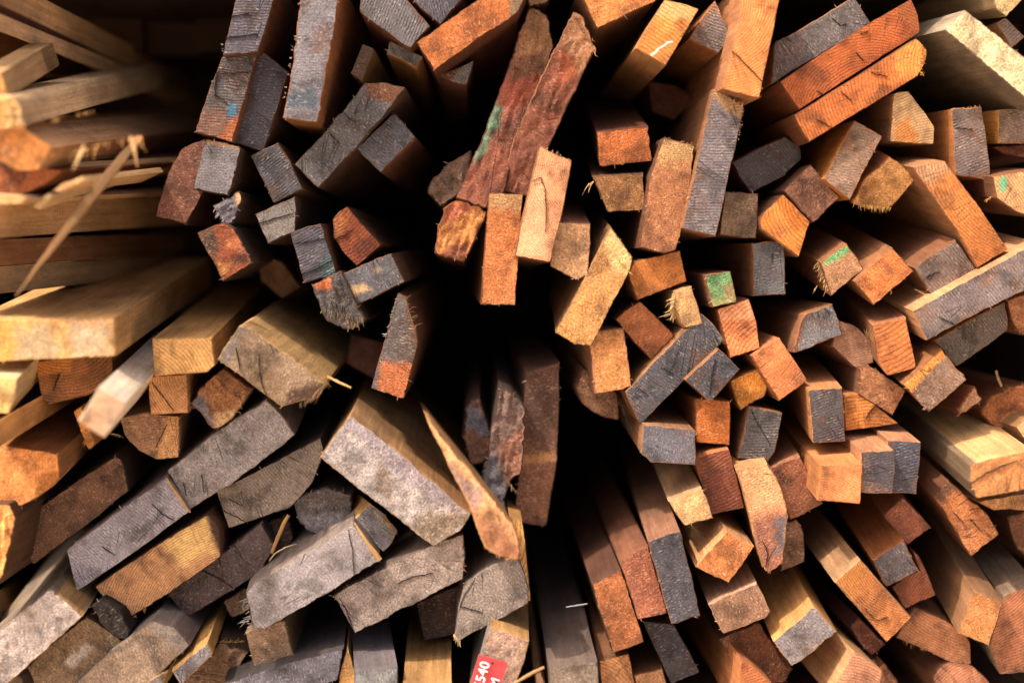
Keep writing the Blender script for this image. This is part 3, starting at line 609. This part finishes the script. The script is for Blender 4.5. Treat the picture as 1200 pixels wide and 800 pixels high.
B('c', 'dim grey and orange broken end deep left of the bark-covered sliver', '545,480 553,470 562,466 576,505 572,536 553,546 541,512', 6, 'brk', '70503e', '5a4438', z=(('545,470 578,490 574,510 546,500', '5c5c64', 4),))
# ---------------- centre right: small battens of every colour
B('b', 'orange tan rough end hanging above the dark hollow', '693,388 712,386 731,385 736,420 741,454 720,458 698,462 694,430 690,401', -1, 'gran', 'b87c46', '9c6a50')
B('p', 'long tan granular plank end leaning right of the block with pinkish top', '716,266 741,301 738,318 714,362 694,405 673,404 651,390 678,338 704,288', -2, 'gran', 'be8a50', 'a07850', vp=(640, 190), z=(('705,280 720,270 742,300 736,325 722,320', 'd0ae74', 5),), fr=((720, 300, 738, 320, 1, .5, 5, 18, 'd8b880'), (655, 380, 690, 404, -.3, 1, 4, 10, 'c09a60')))
B('b', 'smooth orange block end above the fibre-edged small block', '736,321 742,308 770,300 797,293 801,312 805,330 776,341 747,352 741,336', 0, 'plain', 'b46e32', '8a5a34')
B('b', 'plain orange brown end below the smooth orange block', '721,374 735,362 750,353 770,372 790,393 776,408 763,422 742,400', 1, 'plain', 'a0623a', '7a4c30')
B('b', 'small tan block with pale fibres torn out to its left', '791,341 801,337 811,335 818,358 824,379 813,382 802,384 795,370 788,356', -1, 'gran', 'b08a5c', 'b89060', fr=((792, 345, 790, 368, -1, .35, 19, 26, 'd8b680'), (788, 352, 792, 372, -.6, .8, 14, 16, 'c8a068')))
B('b', 'narrow batten with a bright green painted end', '826,322 841,320 856,318 860,336 863,354 849,357 835,360 830,340', -1, 'wea', '64905f', '8e5e42', z=(('846,335 868,330 868,360 848,352', '8a7a52', 4), ('826,352 850,350 850,362 830,362', '8a8a58', 3)))
B('b', 'salmon orange end directly under the green painted batten', '840,362 858,356 878,350 887,378 891,408 873,414 855,420 848,390', 0, 'ring', 'd07c4a', 'a86a44', z=(('838,355 880,348 882,372 842,378', 'd89468', 4),))
B('b', 'grey end with lit left side right of the green painted batten', '881,285 900,283 918,281 920,312 921,345 902,346 883,347', 1, 'saw', '5e5c5c', '94643e')
B('p', 'long charcoal diagonal plank end crossing the centre right', '822,367 836,380 849,398 800,447 751,496 741,478 733,459 778,412', -1, 'saw', '4e4c50', 'a07450', ck=('748,455 760,462', '775,430 790,440'))
B('b', 'charcoal square end touching the lower end of the diagonal charcoal plank', '842,408 854,420 867,433 850,452 832,471 818,458 803,445 822,427', -2, 'saw', '4c4a50', '9a6a44', ck=('838,420 834,440 831,462',))
B('b', 'vivid orange square end under the charcoal square end', '815,467 836,468 856,470 856,496 855,522 836,520 816,518', 0, 'gran', 'b86a2e', 'a06438')
B('b', 'golden yellow small end left of the leaning orange block', '856,446 872,438 888,432 899,450 897,463 882,473 868,481 861,464', 1, 'gran', 'cc8632', 'a06a3c')
B('b', 'orange leaning block right of the golden yellow end', '881,417 896,406 914,396 930,420 946,445 930,458 913,470 897,444', -1, 'plain', 'b46e40', 'b07048')
B('b', 'charcoal end with a dark diagonal crack below the leaning orange block', '879,477 898,480 917,484 913,508 908,530 900,541 882,539 865,537 872,506', 0, 'saw', '54504f', '8a6044', ck=('880,480 889,498 903,522',))
B('b', 'charcoal square end with a brown top at the edge of the dark hollow', '754,497 784,500 814,504 815,525 815,545 788,543 762,541 752,532 752,514', -3, 'wea', '56545a', 'a07452', vp=(640, 330))
B('c', 'dim brown rounded end behind the hanging orange tan end', '675,455 684,432 700,440 724,462 725,492 708,489 694,482 682,472', 3, 'gran', '70503a', '6a4632', fr=((724, 466, 738, 500, .4, .9, 14, 26, '4c4640'),))
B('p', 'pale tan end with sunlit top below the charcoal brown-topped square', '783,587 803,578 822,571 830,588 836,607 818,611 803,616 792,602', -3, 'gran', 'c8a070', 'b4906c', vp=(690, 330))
B('b', 'dark reddish brown end with an orange top edge left of the pale tan end', '814,537 834,530 854,526 864,560 872,595 852,599 834,603 823,570', -1, 'ring', '703e2c', 'b47448', vp=(720, 330))
B('s', 'tall pale wedge with a bark-grey lower tip', '862,550 880,545 899,543 912,564 921,590 924,606 921,634 917,660 902,671 893,664 886,636 878,605 870,575', -3, 'wea', 'b8805c', 'c89464', vp=(800, 380), z=(('858,540 910,538 918,590 876,600', 'c09064', 6), ('880,610 925,600 920,675 890,672', '905e4a', 6), ('908,610 924,604 920,650 910,650', '645a5c', 5)), fr=((893, 662, 903, 670, 0, 1, 4, 10, 'b08060'),), ck=('893,632 900,648 897,664',))
B('b', 'brown end with pinkish top right of the tall pale wedge', '903,548 920,540 938,535 951,562 964,590 945,600 926,609 914,578', 0, 'gran', '86543c', '9a6a4e', vp=(800, 330))
B('b', 'rough grey brown end behind the lower tip of the pale wedge', '920,612 934,608 941,620 943,640 943,658 930,664 914,670 916,640', 1, 'gran', '80604a', '6a4a38')
# ---------------- lower centre right
B('p', 'long grey board at bottom centre with a lavender band on top', '643,781 670,778 700,774 703,818 645,820', -8, 'wea', '74665a', '6a5c54', vp=(575, 330), ln=.6)
B('l', 'thin brown strip beside the long grey lavender-banded board', '628,792 634,790 639,800 641,822 630,822', -6, 'plain', '7a5c44', '8a6a4c', vp=(570, 330), ln=.5)
stick('splinter', 'splinter', 'pale straw-like splinter lying right of the red tag', [(602, 800, -9, 3), (618, 791, -9, 4), (637, 781, -8.5, 3)], .7, 'c8a070')
stick('nail', 'nail', 'thin bent silver wire nail lying on the long grey board', [(664, 711, -1, 1.6), (676, 709, -1.5, 1.8), (688, 707, -2, 1.6)], 1, 'a0a0ac')
B('p', 'orange brown plank end, leftmost of the leaning row at bottom centre', '694,685 712,675 728,668 742,710 755,752 736,759 718,766 706,726', -3, 'gran', '9c6038', '5e3e30', vp=(610, 420), ln=.6)
B('p', 'brown plank end between the orange brown and the slate plank ends', '727,661 742,646 760,640 771,680 782,718 765,722 748,726 738,694', -3.5, 'gran', '8e5640', '7c503c', vp=(640, 430), ln=.6)
B('p', 'slate dark plank end with a ragged left edge in the leaning row', '759,634 778,627 797,622 810,672 821,721 804,726 787,731 772,680', -5, 'wea', '4a484e', '8e6650', vp=(690, 380), ln=.6)
B('b', 'orange tan end at the bottom under the leaning row', '702,773 720,769 737,765 744,802 706,808', 0, 'ring', 'b07c50', '845a3e', vp=(640, 420))
B('b', 'small tan end at the bottom edge left of the leaning dark plank', '743,791 760,786 776,782 784,808 748,812', 0, 'gran', 'a07450', '7a5238', vp=(650, 420))
B('p', 'leaning dark charcoal plank end at the bottom', '752,727 771,729 790,732 806,760 820,787 803,794 787,802 770,764', 0, 'saw', '403c40', '50382e')
B('b', 'orange cube end with a bright tan upper left face', '852,622 868,631 884,640 870,662 854,683 835,674 815,664 834,642', -4, 'gran', 'b87440', 'cc9a68', vp=(740, 460))
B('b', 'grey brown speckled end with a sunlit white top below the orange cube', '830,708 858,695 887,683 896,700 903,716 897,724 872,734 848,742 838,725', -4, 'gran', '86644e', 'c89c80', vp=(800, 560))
B('c', 'rough dark brown block under the grey brown speckled end', '842,748 866,738 890,729 905,752 924,784 905,796 870,776 852,764', 0, 'gran', '70462e', '5a3a28')
B('b', 'orange topped block at the bottom right of the leaning charcoal plank', '869,772 884,782 906,802 900,828 860,830 866,800', -6, 'ring', 'a8643a', 'c07c4c', vp=(720, 560), ln=.45)
B('b', 'dark reddish block behind the half grey sunlit-topped block', '884,742 896,742 912,756 930,784 918,800 900,800 890,768', 1, 'gran', '6a3e2c', '5a3626')
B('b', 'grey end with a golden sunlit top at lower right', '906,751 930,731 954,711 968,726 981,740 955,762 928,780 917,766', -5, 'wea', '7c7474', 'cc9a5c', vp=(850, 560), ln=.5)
B('p', 'pinkish ringed end with a tan top at the bottom, below the grey golden-topped end', '972,812 986,788 1001,762 1018,774 1034,786 1030,818 980,824', -6, 'ring', 'b88064', 'c4966a', vp=(860, 640), ln=.5, per=.3)
# ---------------- upper right
B('p', 'dark weathered plank end, uppermost of three slanting together', '905,98 906,74 908,51 955,24 1000,-4 1010,11 1021,27 965,62', 0, 'wea', '5c5452', 'a06c40', z=(('903,50 942,30 940,62 905,100', '665650', 6),), ck=('975,22 985,30 992,28',))
B('p', 'reddish orange plank end, middle of three slanting together', '914,96 965,62 1020,27 1046,12 1068,-1 1075,15 1079,38 1010,82 937,129 925,112', -1, 'ring', 'a05426', '7a4426', z=(('1050,-5 1085,-5 1082,45 1060,30', '905028', 5),), per=.3, ck=('957,106 972,118 982,128', '1003,62 1012,72', '1008,39 1017,38'))
B('p', 'orange plank end with frayed yellow tip, lowest of three slanting together', '930,135 1000,92 1074,45 1087,60 1084,74 1076,89 1012,128 948,167 938,150', -2, 'ring', 'b0622c', '7c4a2a', z=(('1050,55 1090,40 1092,75 1075,92 1050,85', 'c8863c', 8),), fr=((1080, 52, 1078, 88, 1, .2, 6, 34, 'd8a050'),), per=.35, ck=('957,140 975,150', '985,108 998,118', '1020,85 1040,90'))
B('p', 'large cream plank end with a grey side at upper right', '1107,35 1118,23 1131,12 1175,46 1216,80 1216,128 1160,80', -4, 'pum', 'c8b48c', '8a7a64', vp=(700, 150), sz=(('1100,40 1112,28 1130,8 1136,16', 'a89880'),))
B('b', 'small grey end with a lit orange side behind the large cream plank', '1167,27 1179,21 1190,32 1201,43 1193,50 1185,56', 2, 'saw', '8e7c70', 'c48a50')
B('p', 'pale yellow plank end at the top right corner', '1160,-24 1216,-26 1199,0 1179,20 1168,12', -2, 'gran', 'd0b480', 'a08460', vp=(700, 60))
B('c', 'pale triangular end with an orange heart under the slanting planks', '1047,110 1056,107 1065,107 1081,128 1095,148 1094,169 1068,168 1043,166 1045,140', 0, 'ring', 'd8b484', 'b08058', z=(('1050,145 1066,138 1078,168 1048,168', 'd08c4c', 5),), vp=(820, 190))
B('b', 'grey brown end with a bright orange left edge below the slanting planks', '1001,141 1017,150 1034,160 1014,197 996,234 980,222 964,210 982,176', -1, 'saw', '806858', 'c47a34', vp=(800, 230))
B('b', 'upright grey end with an orange left side right of the pale triangle', '1115,128 1133,127 1150,125 1156,160 1161,203 1159,212 1140,208 1120,205 1117,165', -1, 'saw', '7a6a64', 'b87840', vp=(850, 200), fr=((1116, 128, 1150, 125, 0, -1, 3, 10, 'c8a878'),), ck=('1120,150 1140,152',))
B('b', 'grey brown end with a yellow side near the right edge at upper right', '1169,129 1192,128 1216,127 1216,168 1192,168 1170,168', 0, 'saw', '806a5e', 'c88a3c', vp=(850, 180))
B('b', 'dim dark red end below the yellow-sided end at the right edge', '1163,172 1190,170 1216,169 1216,187 1176,181', 2, 'gran', '6a3a28', '5a3424')
B('c', 'tan end with a fuzzy ragged lower edge above the long orange plank', '1012,210 1030,196 1043,184 1060,196 1075,208 1060,226 1044,243 1018,246 998,238', 0, 'gran', 'b0804a', 'a86a40', vp=(800, 60), fr=((1000, 238, 1044, 243, -.2, 1, 8, 46, 'd8aa60'),))
B('p', 'long orange plank end running down to the right at upper right', '1070,196 1088,190 1108,189 1146,240 1181,292 1163,303 1146,314 1120,268 1076,207', -3, 'ring', 'bc7438', 'a87850', vp=(760, 150), z=(('1065,190 1110,185 1120,200 1085,215', 'ae8462', 6),))
B('b', 'brown pink end lying against the grey orange-edged end', '918,223 934,208 950,193 967,212 984,232 968,246 953,261 935,242', 0, 'gran', '88604c', '6e4a38')
B('b', 'orange block with a slanted right corner under the brown pink end', '890,256 904,242 918,228 934,244 949,260 943,280 936,301 914,284 893,268', 0, 'ring', 'c8782e', 'b88058', per=.4)
B('b', 'tan end with a green painted upper edge and frayed left side', '962,308 978,296 993,286 1003,300 1012,316 993,331 974,347 968,328', -1, 'gran', '9a7252', '946442', vp=(800, 200), z=(('960,302 992,280 996,294 966,312', '5c9a62', 2.5),), fr=((958, 306, 972, 342, -.5, .8, 12, 34, 'b08a5c'), (956, 338, 962, 325, -.4, 1, 12, 4, 'c0945c')))
B('b', 'bright orange square end right of the green-edged end', '1001,330 1023,309 1046,290 1059,304 1071,318 1047,338 1024,358 1012,343', -2, 'gran', 'b86c36', '9a6844', vp=(830, 200))
B('b', 'grey square end with a brown top above the long saw-marked grey plank', '1071,314 1095,297 1120,281 1132,298 1144,315 1118,330 1091,346 1081,330', -2, 'saw', '7c6c64', '8a5c40', vp=(850, 200), ck=('1085,325 1100,318',))
B('p', 'long grey plank end with strong curved saw marks at the right', '1069,364 1130,330 1190,297 1216,284 1216,336 1190,345 1140,370 1086,399 1077,382', -4, 'saw', '786c6a', 'c8946a', vp=(850, 230), tilt=(0, .02), ck=('1100,372 1115,378 1125,386',))
B('p', 'dim grey plank end underneath the long saw-marked grey plank', '1095,398 1135,376 1177,354 1181,372 1181,386 1160,403 1121,429 1108,414', -1, 'saw', '60564e', '9a6a44')
B('b', 'orange brown end at the right edge beside the saw-marked plank', '1180,352 1200,345 1216,339 1216,396 1192,388 1184,372', 0, 'gran', 'a06a42', '84543a', fr=((1185, 384, 1212, 392, 0, 1, 6, 12, 'b07a48'),))
B('b', 'grey end with a dark split left corner below the green-edged end', '942,369 958,363 976,356 983,374 987,393 960,402 930,413 934,392', 0, 'wea', '6c6a6a', 'a06e4c', z=(('928,365 945,365 936,415 926,415', '6a4230', 3),))
B('c', 'pale tan end with a small green paint mark at the right edge', '1163,207 1190,202 1216,198 1216,256 1190,248 1168,232', -3, 'ring', 'c09466', '8a5c3e', z=(('1171,208 1178,207 1178,224 1172,224', '5ab088', 2),), fr=((1164, 228, 1158, 234, -1, .5, 10, 5, 'd8a050'),), vp=(900, 200))
B('b', 'pinkish tan small end above the tan brown leaning end', '984,376 998,380 1008,386 1020,398 1024,425 1013,428 1002,431 988,418 974,405', 1, 'ring', '96705a', '845a44')
B('b', 'orange block end with stripes and fibres at its left corner', '1022,381 1042,376 1062,372 1068,402 1074,431 1057,436 1040,440 1030,428 1026,404', -2, 'ring', 'b46c3a', '9c6848', vp=(850, 200), fr=((1012, 392, 1024, 400, -.2, -1, 18, 9, 'b08a60'), (1014, 395, 1022, 415, -.6, .5, 9, 14, '7a5a40')), per=.5)
B('b', 'large grey brown end with a golden upper left strip at the right', '1057,450 1080,430 1104,409 1118,427 1133,445 1111,464 1089,483 1073,467', -3, 'wea', '7a6254', 'a06a40', vp=(880, 260), z=(('1050,450 1100,402 1110,414 1064,462', 'c88a3c', 2),))
B('c', 'small split tan end right of the golden-striped end', '1121,480 1130,465 1142,453 1151,467 1138,478 1123,488', -1, 'brk', 'a07858', '8a5438', z=(('1118,480 1128,466 1126,488', '6a5a50', 2),))
B('c', 'crumbling orange brown end in shade at the right edge', '1150,482 1160,466 1185,452 1216,452 1216,500 1190,498 1172,504 1158,494', 2, 'brk', '9a5e34', '84502e', fr=((1150, 482, 1190, 455, -.2, -1, 7, 24, 'b07a48'),))
stick('splinter', 'splinter', 'short upright pale splinter above the crumbling orange brown end', [(1168, 434, 1, 3), (1170, 444, 1, 4), (1173, 453, 1, 3)], .6, 'a08458')
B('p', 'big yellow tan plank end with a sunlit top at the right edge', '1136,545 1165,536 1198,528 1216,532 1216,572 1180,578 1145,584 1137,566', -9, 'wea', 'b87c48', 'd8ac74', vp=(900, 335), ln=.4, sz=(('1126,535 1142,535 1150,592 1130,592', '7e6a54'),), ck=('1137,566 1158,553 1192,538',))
B('b', 'tan end half hidden below the big yellow tan plank', '1147,588 1176,582 1216,576 1216,600 1184,596 1165,598', -3, 'gran', 'ae7e4e', '8a6040')
B('p', 'small bright tan end at the right edge above the big yellow tan plank', '1190,500 1202,490 1216,488 1216,524 1202,516', -2, 'gran', 'b89268', 'a07850')
# ---------------- right of centre
B('b', 'orange block end with fine growth rings and bright orange left side', '961,545 985,544 1011,543 1010,567 1008,590 984,588 958,586 960,566', -6, 'ring', 'bc7848', 'cc8850', vp=(850, 420), per=.24)
B('b', 'charcoal upright block end with an orange left edge', '947,457 967,455 987,454 989,486 991,517 972,518 953,519 950,488', -2, 'saw', '565050', 'bc8050', vp=(830, 300))
B('c', 'orange wedge end, pointed to the right, beside the charcoal upright block', '988,464 998,461 1008,461 1030,478 1053,496 1022,501 991,505 989,484', 0, 'ring', 'c47a38', 'a06c40', ck=('1014,490 1022,478 1032,470',))
B('b', 'tan brown leaning end above the orange wedge', '1007,432 1018,427 1040,442 1062,457 1054,472 1046,487 1027,475 1006,462', 0, 'gran', '966644', '7c543a')
B('b', 'charcoal block end with a pink tan top, front one of two dark neighbours', '1009,529 1028,528 1047,527 1049,548 1045,578 1028,578 1010,577', -6, 'saw', '4e484c', 'c08a64', vp=(880, 400))
B('b', 'charcoal block end, right and back one of two dark neighbours', '1040,515 1060,516 1079,518 1077,548 1074,579 1060,578 1044,577', -4, 'saw', '48464e', 'bc8862', vp=(900, 400))
B('b', 'reddish brown end under the two charcoal neighbours', '1035,604 1047,592 1058,582 1075,600 1091,618 1078,628 1064,638 1048,620', 0, 'gran', '8e5640', '7a4c38', vp=(850, 330))
B('p', 'orange cracked end below the big yellow tan plank', '1094,582 1112,563 1134,582 1155,600 1171,626 1155,638 1138,652 1116,616', -1, 'wea', 'a86a40', '8a5c40', vp=(840, 330), z=(('1085,575 1112,558 1120,572 1100,590', '5a4034', 4),), ck=('1117,600 1124,607 1130,613', '1135,606 1143,614 1152,624', '1155,624 1163,631'))
B('b', 'slate grey end with a sunlit orange top at lower right', '1022,656 1040,644 1059,632 1068,650 1077,668 1058,678 1039,687 1030,672', -3, 'wea', '625a5a', 'b4703c', vp=(850, 380))
B('b', 'ringed brown end tucked under the slate grey end', '1045,688 1060,676 1078,668 1068,642 1078,652 1092,683 1097,697 1079,704 1061,713', 0, 'ring', '94583c', '6e4432', per=.3)
B('p', 'rough orange plank end with a weathered top corner at lower right', '978,682 993,668 1008,655 1038,690 1068,723 1054,738 1039,752 1008,716', -5, 'ring', 'b87440', 'a88460', vp=(800, 420), z=(('975,680 1008,650 1022,668 995,700', 'ac7238', 6),), per=.25, ck=('1013,712 1027,727 1040,722',))
B('b', 'dim dark red end under the rough orange plank', '996,736 1006,722 1022,738 1038,755 1022,768 1008,754', 2, 'gran', '5e3428', '54302a')
B('b', 'small dim brown end at the bottom edge right of the pinkish ringed end', '1028,782 1036,776 1052,796 1056,812 1032,816', 0, 'gran', '84553c', '6e4632')
B('s', 'pinkish ringed slab end with a ragged lower edge at lower right', '1050,747 1060,728 1072,712 1110,727 1128,740 1137,752 1138,778 1112,775 1082,760', 0, 'ring', 'a06c4a', '7a5440', vp=(850, 420), fr=((1050, 748, 1136, 777, -.3, 1, 5, 30, 'a07850'),), per=.28)
B('b', 'orange granular upright end in front of the rightmost ringed block', '1141,693 1158,699 1175,705 1168,730 1159,757 1142,750 1123,743 1132,718', -5, 'gran', 'b87c48', '9a7250', vp=(1000, 480))
B('p', 'big reddish ringed block at the right edge with a grey left side', '1176,698 1195,690 1216,684 1216,786 1192,788 1172,790 1164,770 1160,755 1168,725', -2, 'ring', 'a46a4a', '8a7460', vp=(980, 480), per=.3)
B('b', 'pinkish small end at the bottom right under the ragged slab end', '1093,792 1102,780 1112,774 1138,778 1152,790 1164,804 1140,818 1100,818', 0, 'ring', 'a87256', '84583e', per=.3)
B('p', 'dim brown board at the right edge in shade above the rightmost ringed block', '1180,606 1216,596 1216,664 1190,640', 5, 'gran', '70482e', '6a462e')
# ------------------------------------------------------------------ red tag stapled to the beam end
def tag():
    d = -6 - 1.2
    quad = P('561.5,766 568,767.5 594,775.5 598,776 578,838 545,830')
    quad = P('561,766 595,776 578,836 543,828')
    p = [CAM + ray(*q) * ((DIST + (-7.0) * .01) / ray(*q).y) for q in quad]
    c = sum(p, Vector()) / 4
    ex = (p[1] - p[0]).normalized(); ez = (p[3] - p[0]).normalized(); n = ez.cross(ex).normalized()
    if n.y > 0: n = -n
    nx, ny = 10, 16; vs = []; fs = []
    for k in range(2):
        for j in range(ny + 1):
            for i in range(nx + 1):
                u, v = i / nx, j / ny
                q = p[0] * (1 - u) * (1 - v) + p[1] * u * (1 - v) + p[2] * u * v + p[3] * (1 - u) * v
                q = q + n * (.0006 * math.sin(u * 5 + v * 4) + (.0008 if k == 0 else 0))
                if k == 0 or True:
                    ed = noise.noise((i * .9, j * .9, 3)) * .0004
                    q = q + ex * ed
                vs.append(q)
    M = (nx + 1) * (ny + 1)
    for j in range(ny):
        for i in range(nx):
            a = j * (nx + 1) + i; fs.append((a, a + 1, a + nx + 2, a + nx + 1)); fs.append((M + a, M + a + nx + 1, M + a + nx + 2, M + a + 1))
    ring = [i for i in range(nx)] + [j * (nx + 1) + nx for j in range(ny)] + [ny * (nx + 1) + i for i in range(nx, 0, -1)] + [j * (nx + 1) for j in range(ny, 0, -1)]
    for a, b in zip(ring, ring[1:] + ring[:1]): fs.append((a, M + a, M + b, b))
    me = mesh('number_tag', vs, fs, True, 40)
    o = link('number_tag', me, None, plain('red_tag_plastic', (.52, .045, .05), .5, .4, 500, .14))
    o['label'] = 'small red tag with white numbers stapled to the beam end at the bottom'; o['category'] = 'tag'
    white = plain('white_tag_print', (.82, .78, .76), .6, .3, 800, .1)
    def text(body, px, py, size, name):
        cu = bpy.data.curves.new(name, 'FONT'); cu.body = body; cu.size = size; cu.extrude = .0002; cu.offset = .0002
        cu.align_x = 'RIGHT'; cu.align_y = 'CENTER'; cu.space_character = 1.05
        t = bpy.data.objects.new(name + '_curve', cu); COL.objects.link(t)
        bpy.context.view_layer.update()
        dg = bpy.context.evaluated_depsgraph_get()
        tm = bpy.data.meshes.new_from_object(t.evaluated_get(dg))
        bpy.data.objects.remove(t)
        r = ray(px, py); pos = CAM + r * ((c - CAM).dot(n) / r.dot(n)) + n * .0030
        # reading direction runs up the tag
        tx = -ez; ty = n.cross(tx).normalized()
        mt = Matrix((( tx.x, ty.x, n.x, pos.x), (tx.y, ty.y, n.y, pos.y), (tx.z, ty.z, n.z, pos.z), (0, 0, 0, 1)))
        tm.transform(mt); tm.materials.clear()
        link(name, tm, o, white)
    text('5540', 569.5, 774.0, .0140, 'printed_number')
    text('M', 581.5, 793, .0125, 'printed_letter')
    # nail hole
    r = ray(577, 776); hp = CAM + r * ((c - CAM).dot(n) / r.dot(n)) + n * .0012
    hv = [hp + (ex * math.cos(a) + ex.cross(n) * math.sin(a)) * .0015 for a in [i * math.pi / 6 for i in range(12)]]
    hv += [v - n * .0009 for v in hv]
    fs = [tuple(range(12)), tuple(range(23, 11, -1))] + [(i, i + 12, (i + 1) % 12 + 12, (i + 1) % 12) for i in range(12)]
    link('nail_hole', mesh('nail_hole', hv, fs, False), o, plain('dark_nail', (.05, .03, .03), .6, .3, 300, .1))
tag()

# ------------------------------------------------------------------ the rest of the stack round and behind what the photograph shows
def rest_of_stack():
    rnd = random.Random(5); vs, fs, suv, tints = [], [], [], []
    def bx(x0, x1, y0, y1, z0, z1):
        k = len(vs); s = rnd.uniform(0, 90)
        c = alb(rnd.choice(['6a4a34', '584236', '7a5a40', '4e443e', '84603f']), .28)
        for x, y, zz in ((x0, y0, z0), (x1, y0, z0), (x1, y0, z1), (x0, y0, z1), (x0, y1, z0), (x1, y1, z0), (x1, y1, z1), (x0, y1, z1)):
            vs.append((x, y, zz)); suv.append((s + x + zz, y, s)); tints.append(c)
        for f in ((0, 1, 2, 3), (4, 7, 6, 5), (0, 4, 5, 1), (3, 2, 6, 7), (0, 3, 7, 4), (1, 5, 6, 2)): fs.append(tuple(k + i for i in f))
    def field(x0, x1, z0, z1, y0, y1):
        zz = z0
        while zz < z1:
            h = rnd.uniform(.035, .06); x = x0
            while x < x1:
                w = rnd.uniform(.05, .14)
                yy = y0 + rnd.uniform(-.03, .03)
                bx(x, x + w - .0015, yy, y1 + rnd.uniform(0, .05), zz, zz + h - .0015)
                x += w
            zz += h
    zc = CAM.z - math.tan(pitch) * DIST
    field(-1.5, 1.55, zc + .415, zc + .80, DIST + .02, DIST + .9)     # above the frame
    field(-1.5, 1.55, zc + .385, zc + .415, DIST + .12, DIST + .9)  # added to block sun leaking in over the top ends
    field(-1.5, 1.55, zc + .345, zc + .385, DIST + .34, DIST + .9)  # added sun block, lower and further back
    field(-1.5, 1.55, zc + .28, zc + .345, DIST + .55, DIST + .9)  # added sun block, lowest and deepest step
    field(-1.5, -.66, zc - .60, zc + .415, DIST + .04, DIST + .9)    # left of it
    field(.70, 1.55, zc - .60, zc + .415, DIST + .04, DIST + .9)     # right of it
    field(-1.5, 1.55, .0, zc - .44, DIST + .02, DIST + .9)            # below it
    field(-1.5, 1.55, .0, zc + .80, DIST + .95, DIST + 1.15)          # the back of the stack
    bx(-1.5, 1.55, DIST + 1.22, DIST + 1.27, .0, zc + .85)  # solid sheet added to stop sky showing between the back boards
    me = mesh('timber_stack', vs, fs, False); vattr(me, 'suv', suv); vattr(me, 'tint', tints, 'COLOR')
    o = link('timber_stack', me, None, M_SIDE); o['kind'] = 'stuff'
    o['label'] = 'dark mass of stacked boards behind and around the visible ends'; o['category'] = 'timber stack'
rest_of_stack()

# ground under the stack, out of view, added pale to bounce light upward
gm = bpy.data.meshes.new('ground'); S = 40
gm.from_pydata([(-S, -S, 0), (S, -S, 0), (S, S, 0), (-S, S, 0)], [], [(0, 1, 2, 3)])
g = link('ground', gm, None, plain('pale_bounce_ground', (.48, .40, .31), .95, .1, 6, .2)); g['kind'] = 'structure'

# ------------------------------------------------------------------ daylight
SUN_DIR = Vector((-.48, -.26, .82)).normalized()     # towards the sun
el = math.asin(SUN_DIR.z); az = math.atan2(SUN_DIR.x, SUN_DIR.y)
world = bpy.data.worlds.new("World"); scene.world = world; world.use_nodes = True
nt = world.node_tree; nt.nodes.clear()
sky = nt.nodes.new('ShaderNodeTexSky'); sky.sky_type = 'NISHITA'; sky.sun_disc = False
sky.sun_elevation = el; sky.sun_rotation = az; sky.air_density = .8; sky.dust_density = 8.0; sky.ozone_density = 0.0
bg = nt.nodes.new('ShaderNodeBackground'); bg.inputs['Strength'].default_value = .15
ow = nt.nodes.new('ShaderNodeOutputWorld')
nt.links.new(sky.outputs[0], bg.inputs[0]); nt.links.new(bg.outputs[0], ow.inputs[0])
sd = bpy.data.lights.new('sun', 'SUN'); sd.energy = 2.7; sd.angle = math.radians(.8); sd.color = (1.0, .90, .76)
so = bpy.data.objects.new('sun', sd); COL.objects.link(so); so.rotation_euler = (-SUN_DIR).to_track_quat('-Z', 'Y').to_euler()
so.location = (-2, -2, 4)

scene.view_settings.view_transform = 'Standard'; scene.view_settings.look = 'None'
scene.view_settings.exposure = 1.1; scene.view_settings.gamma = 1.0
scene.cycles.use_denoising = True
scene.cycles.max_bounces = 6; scene.cycles.diffuse_bounces = 4
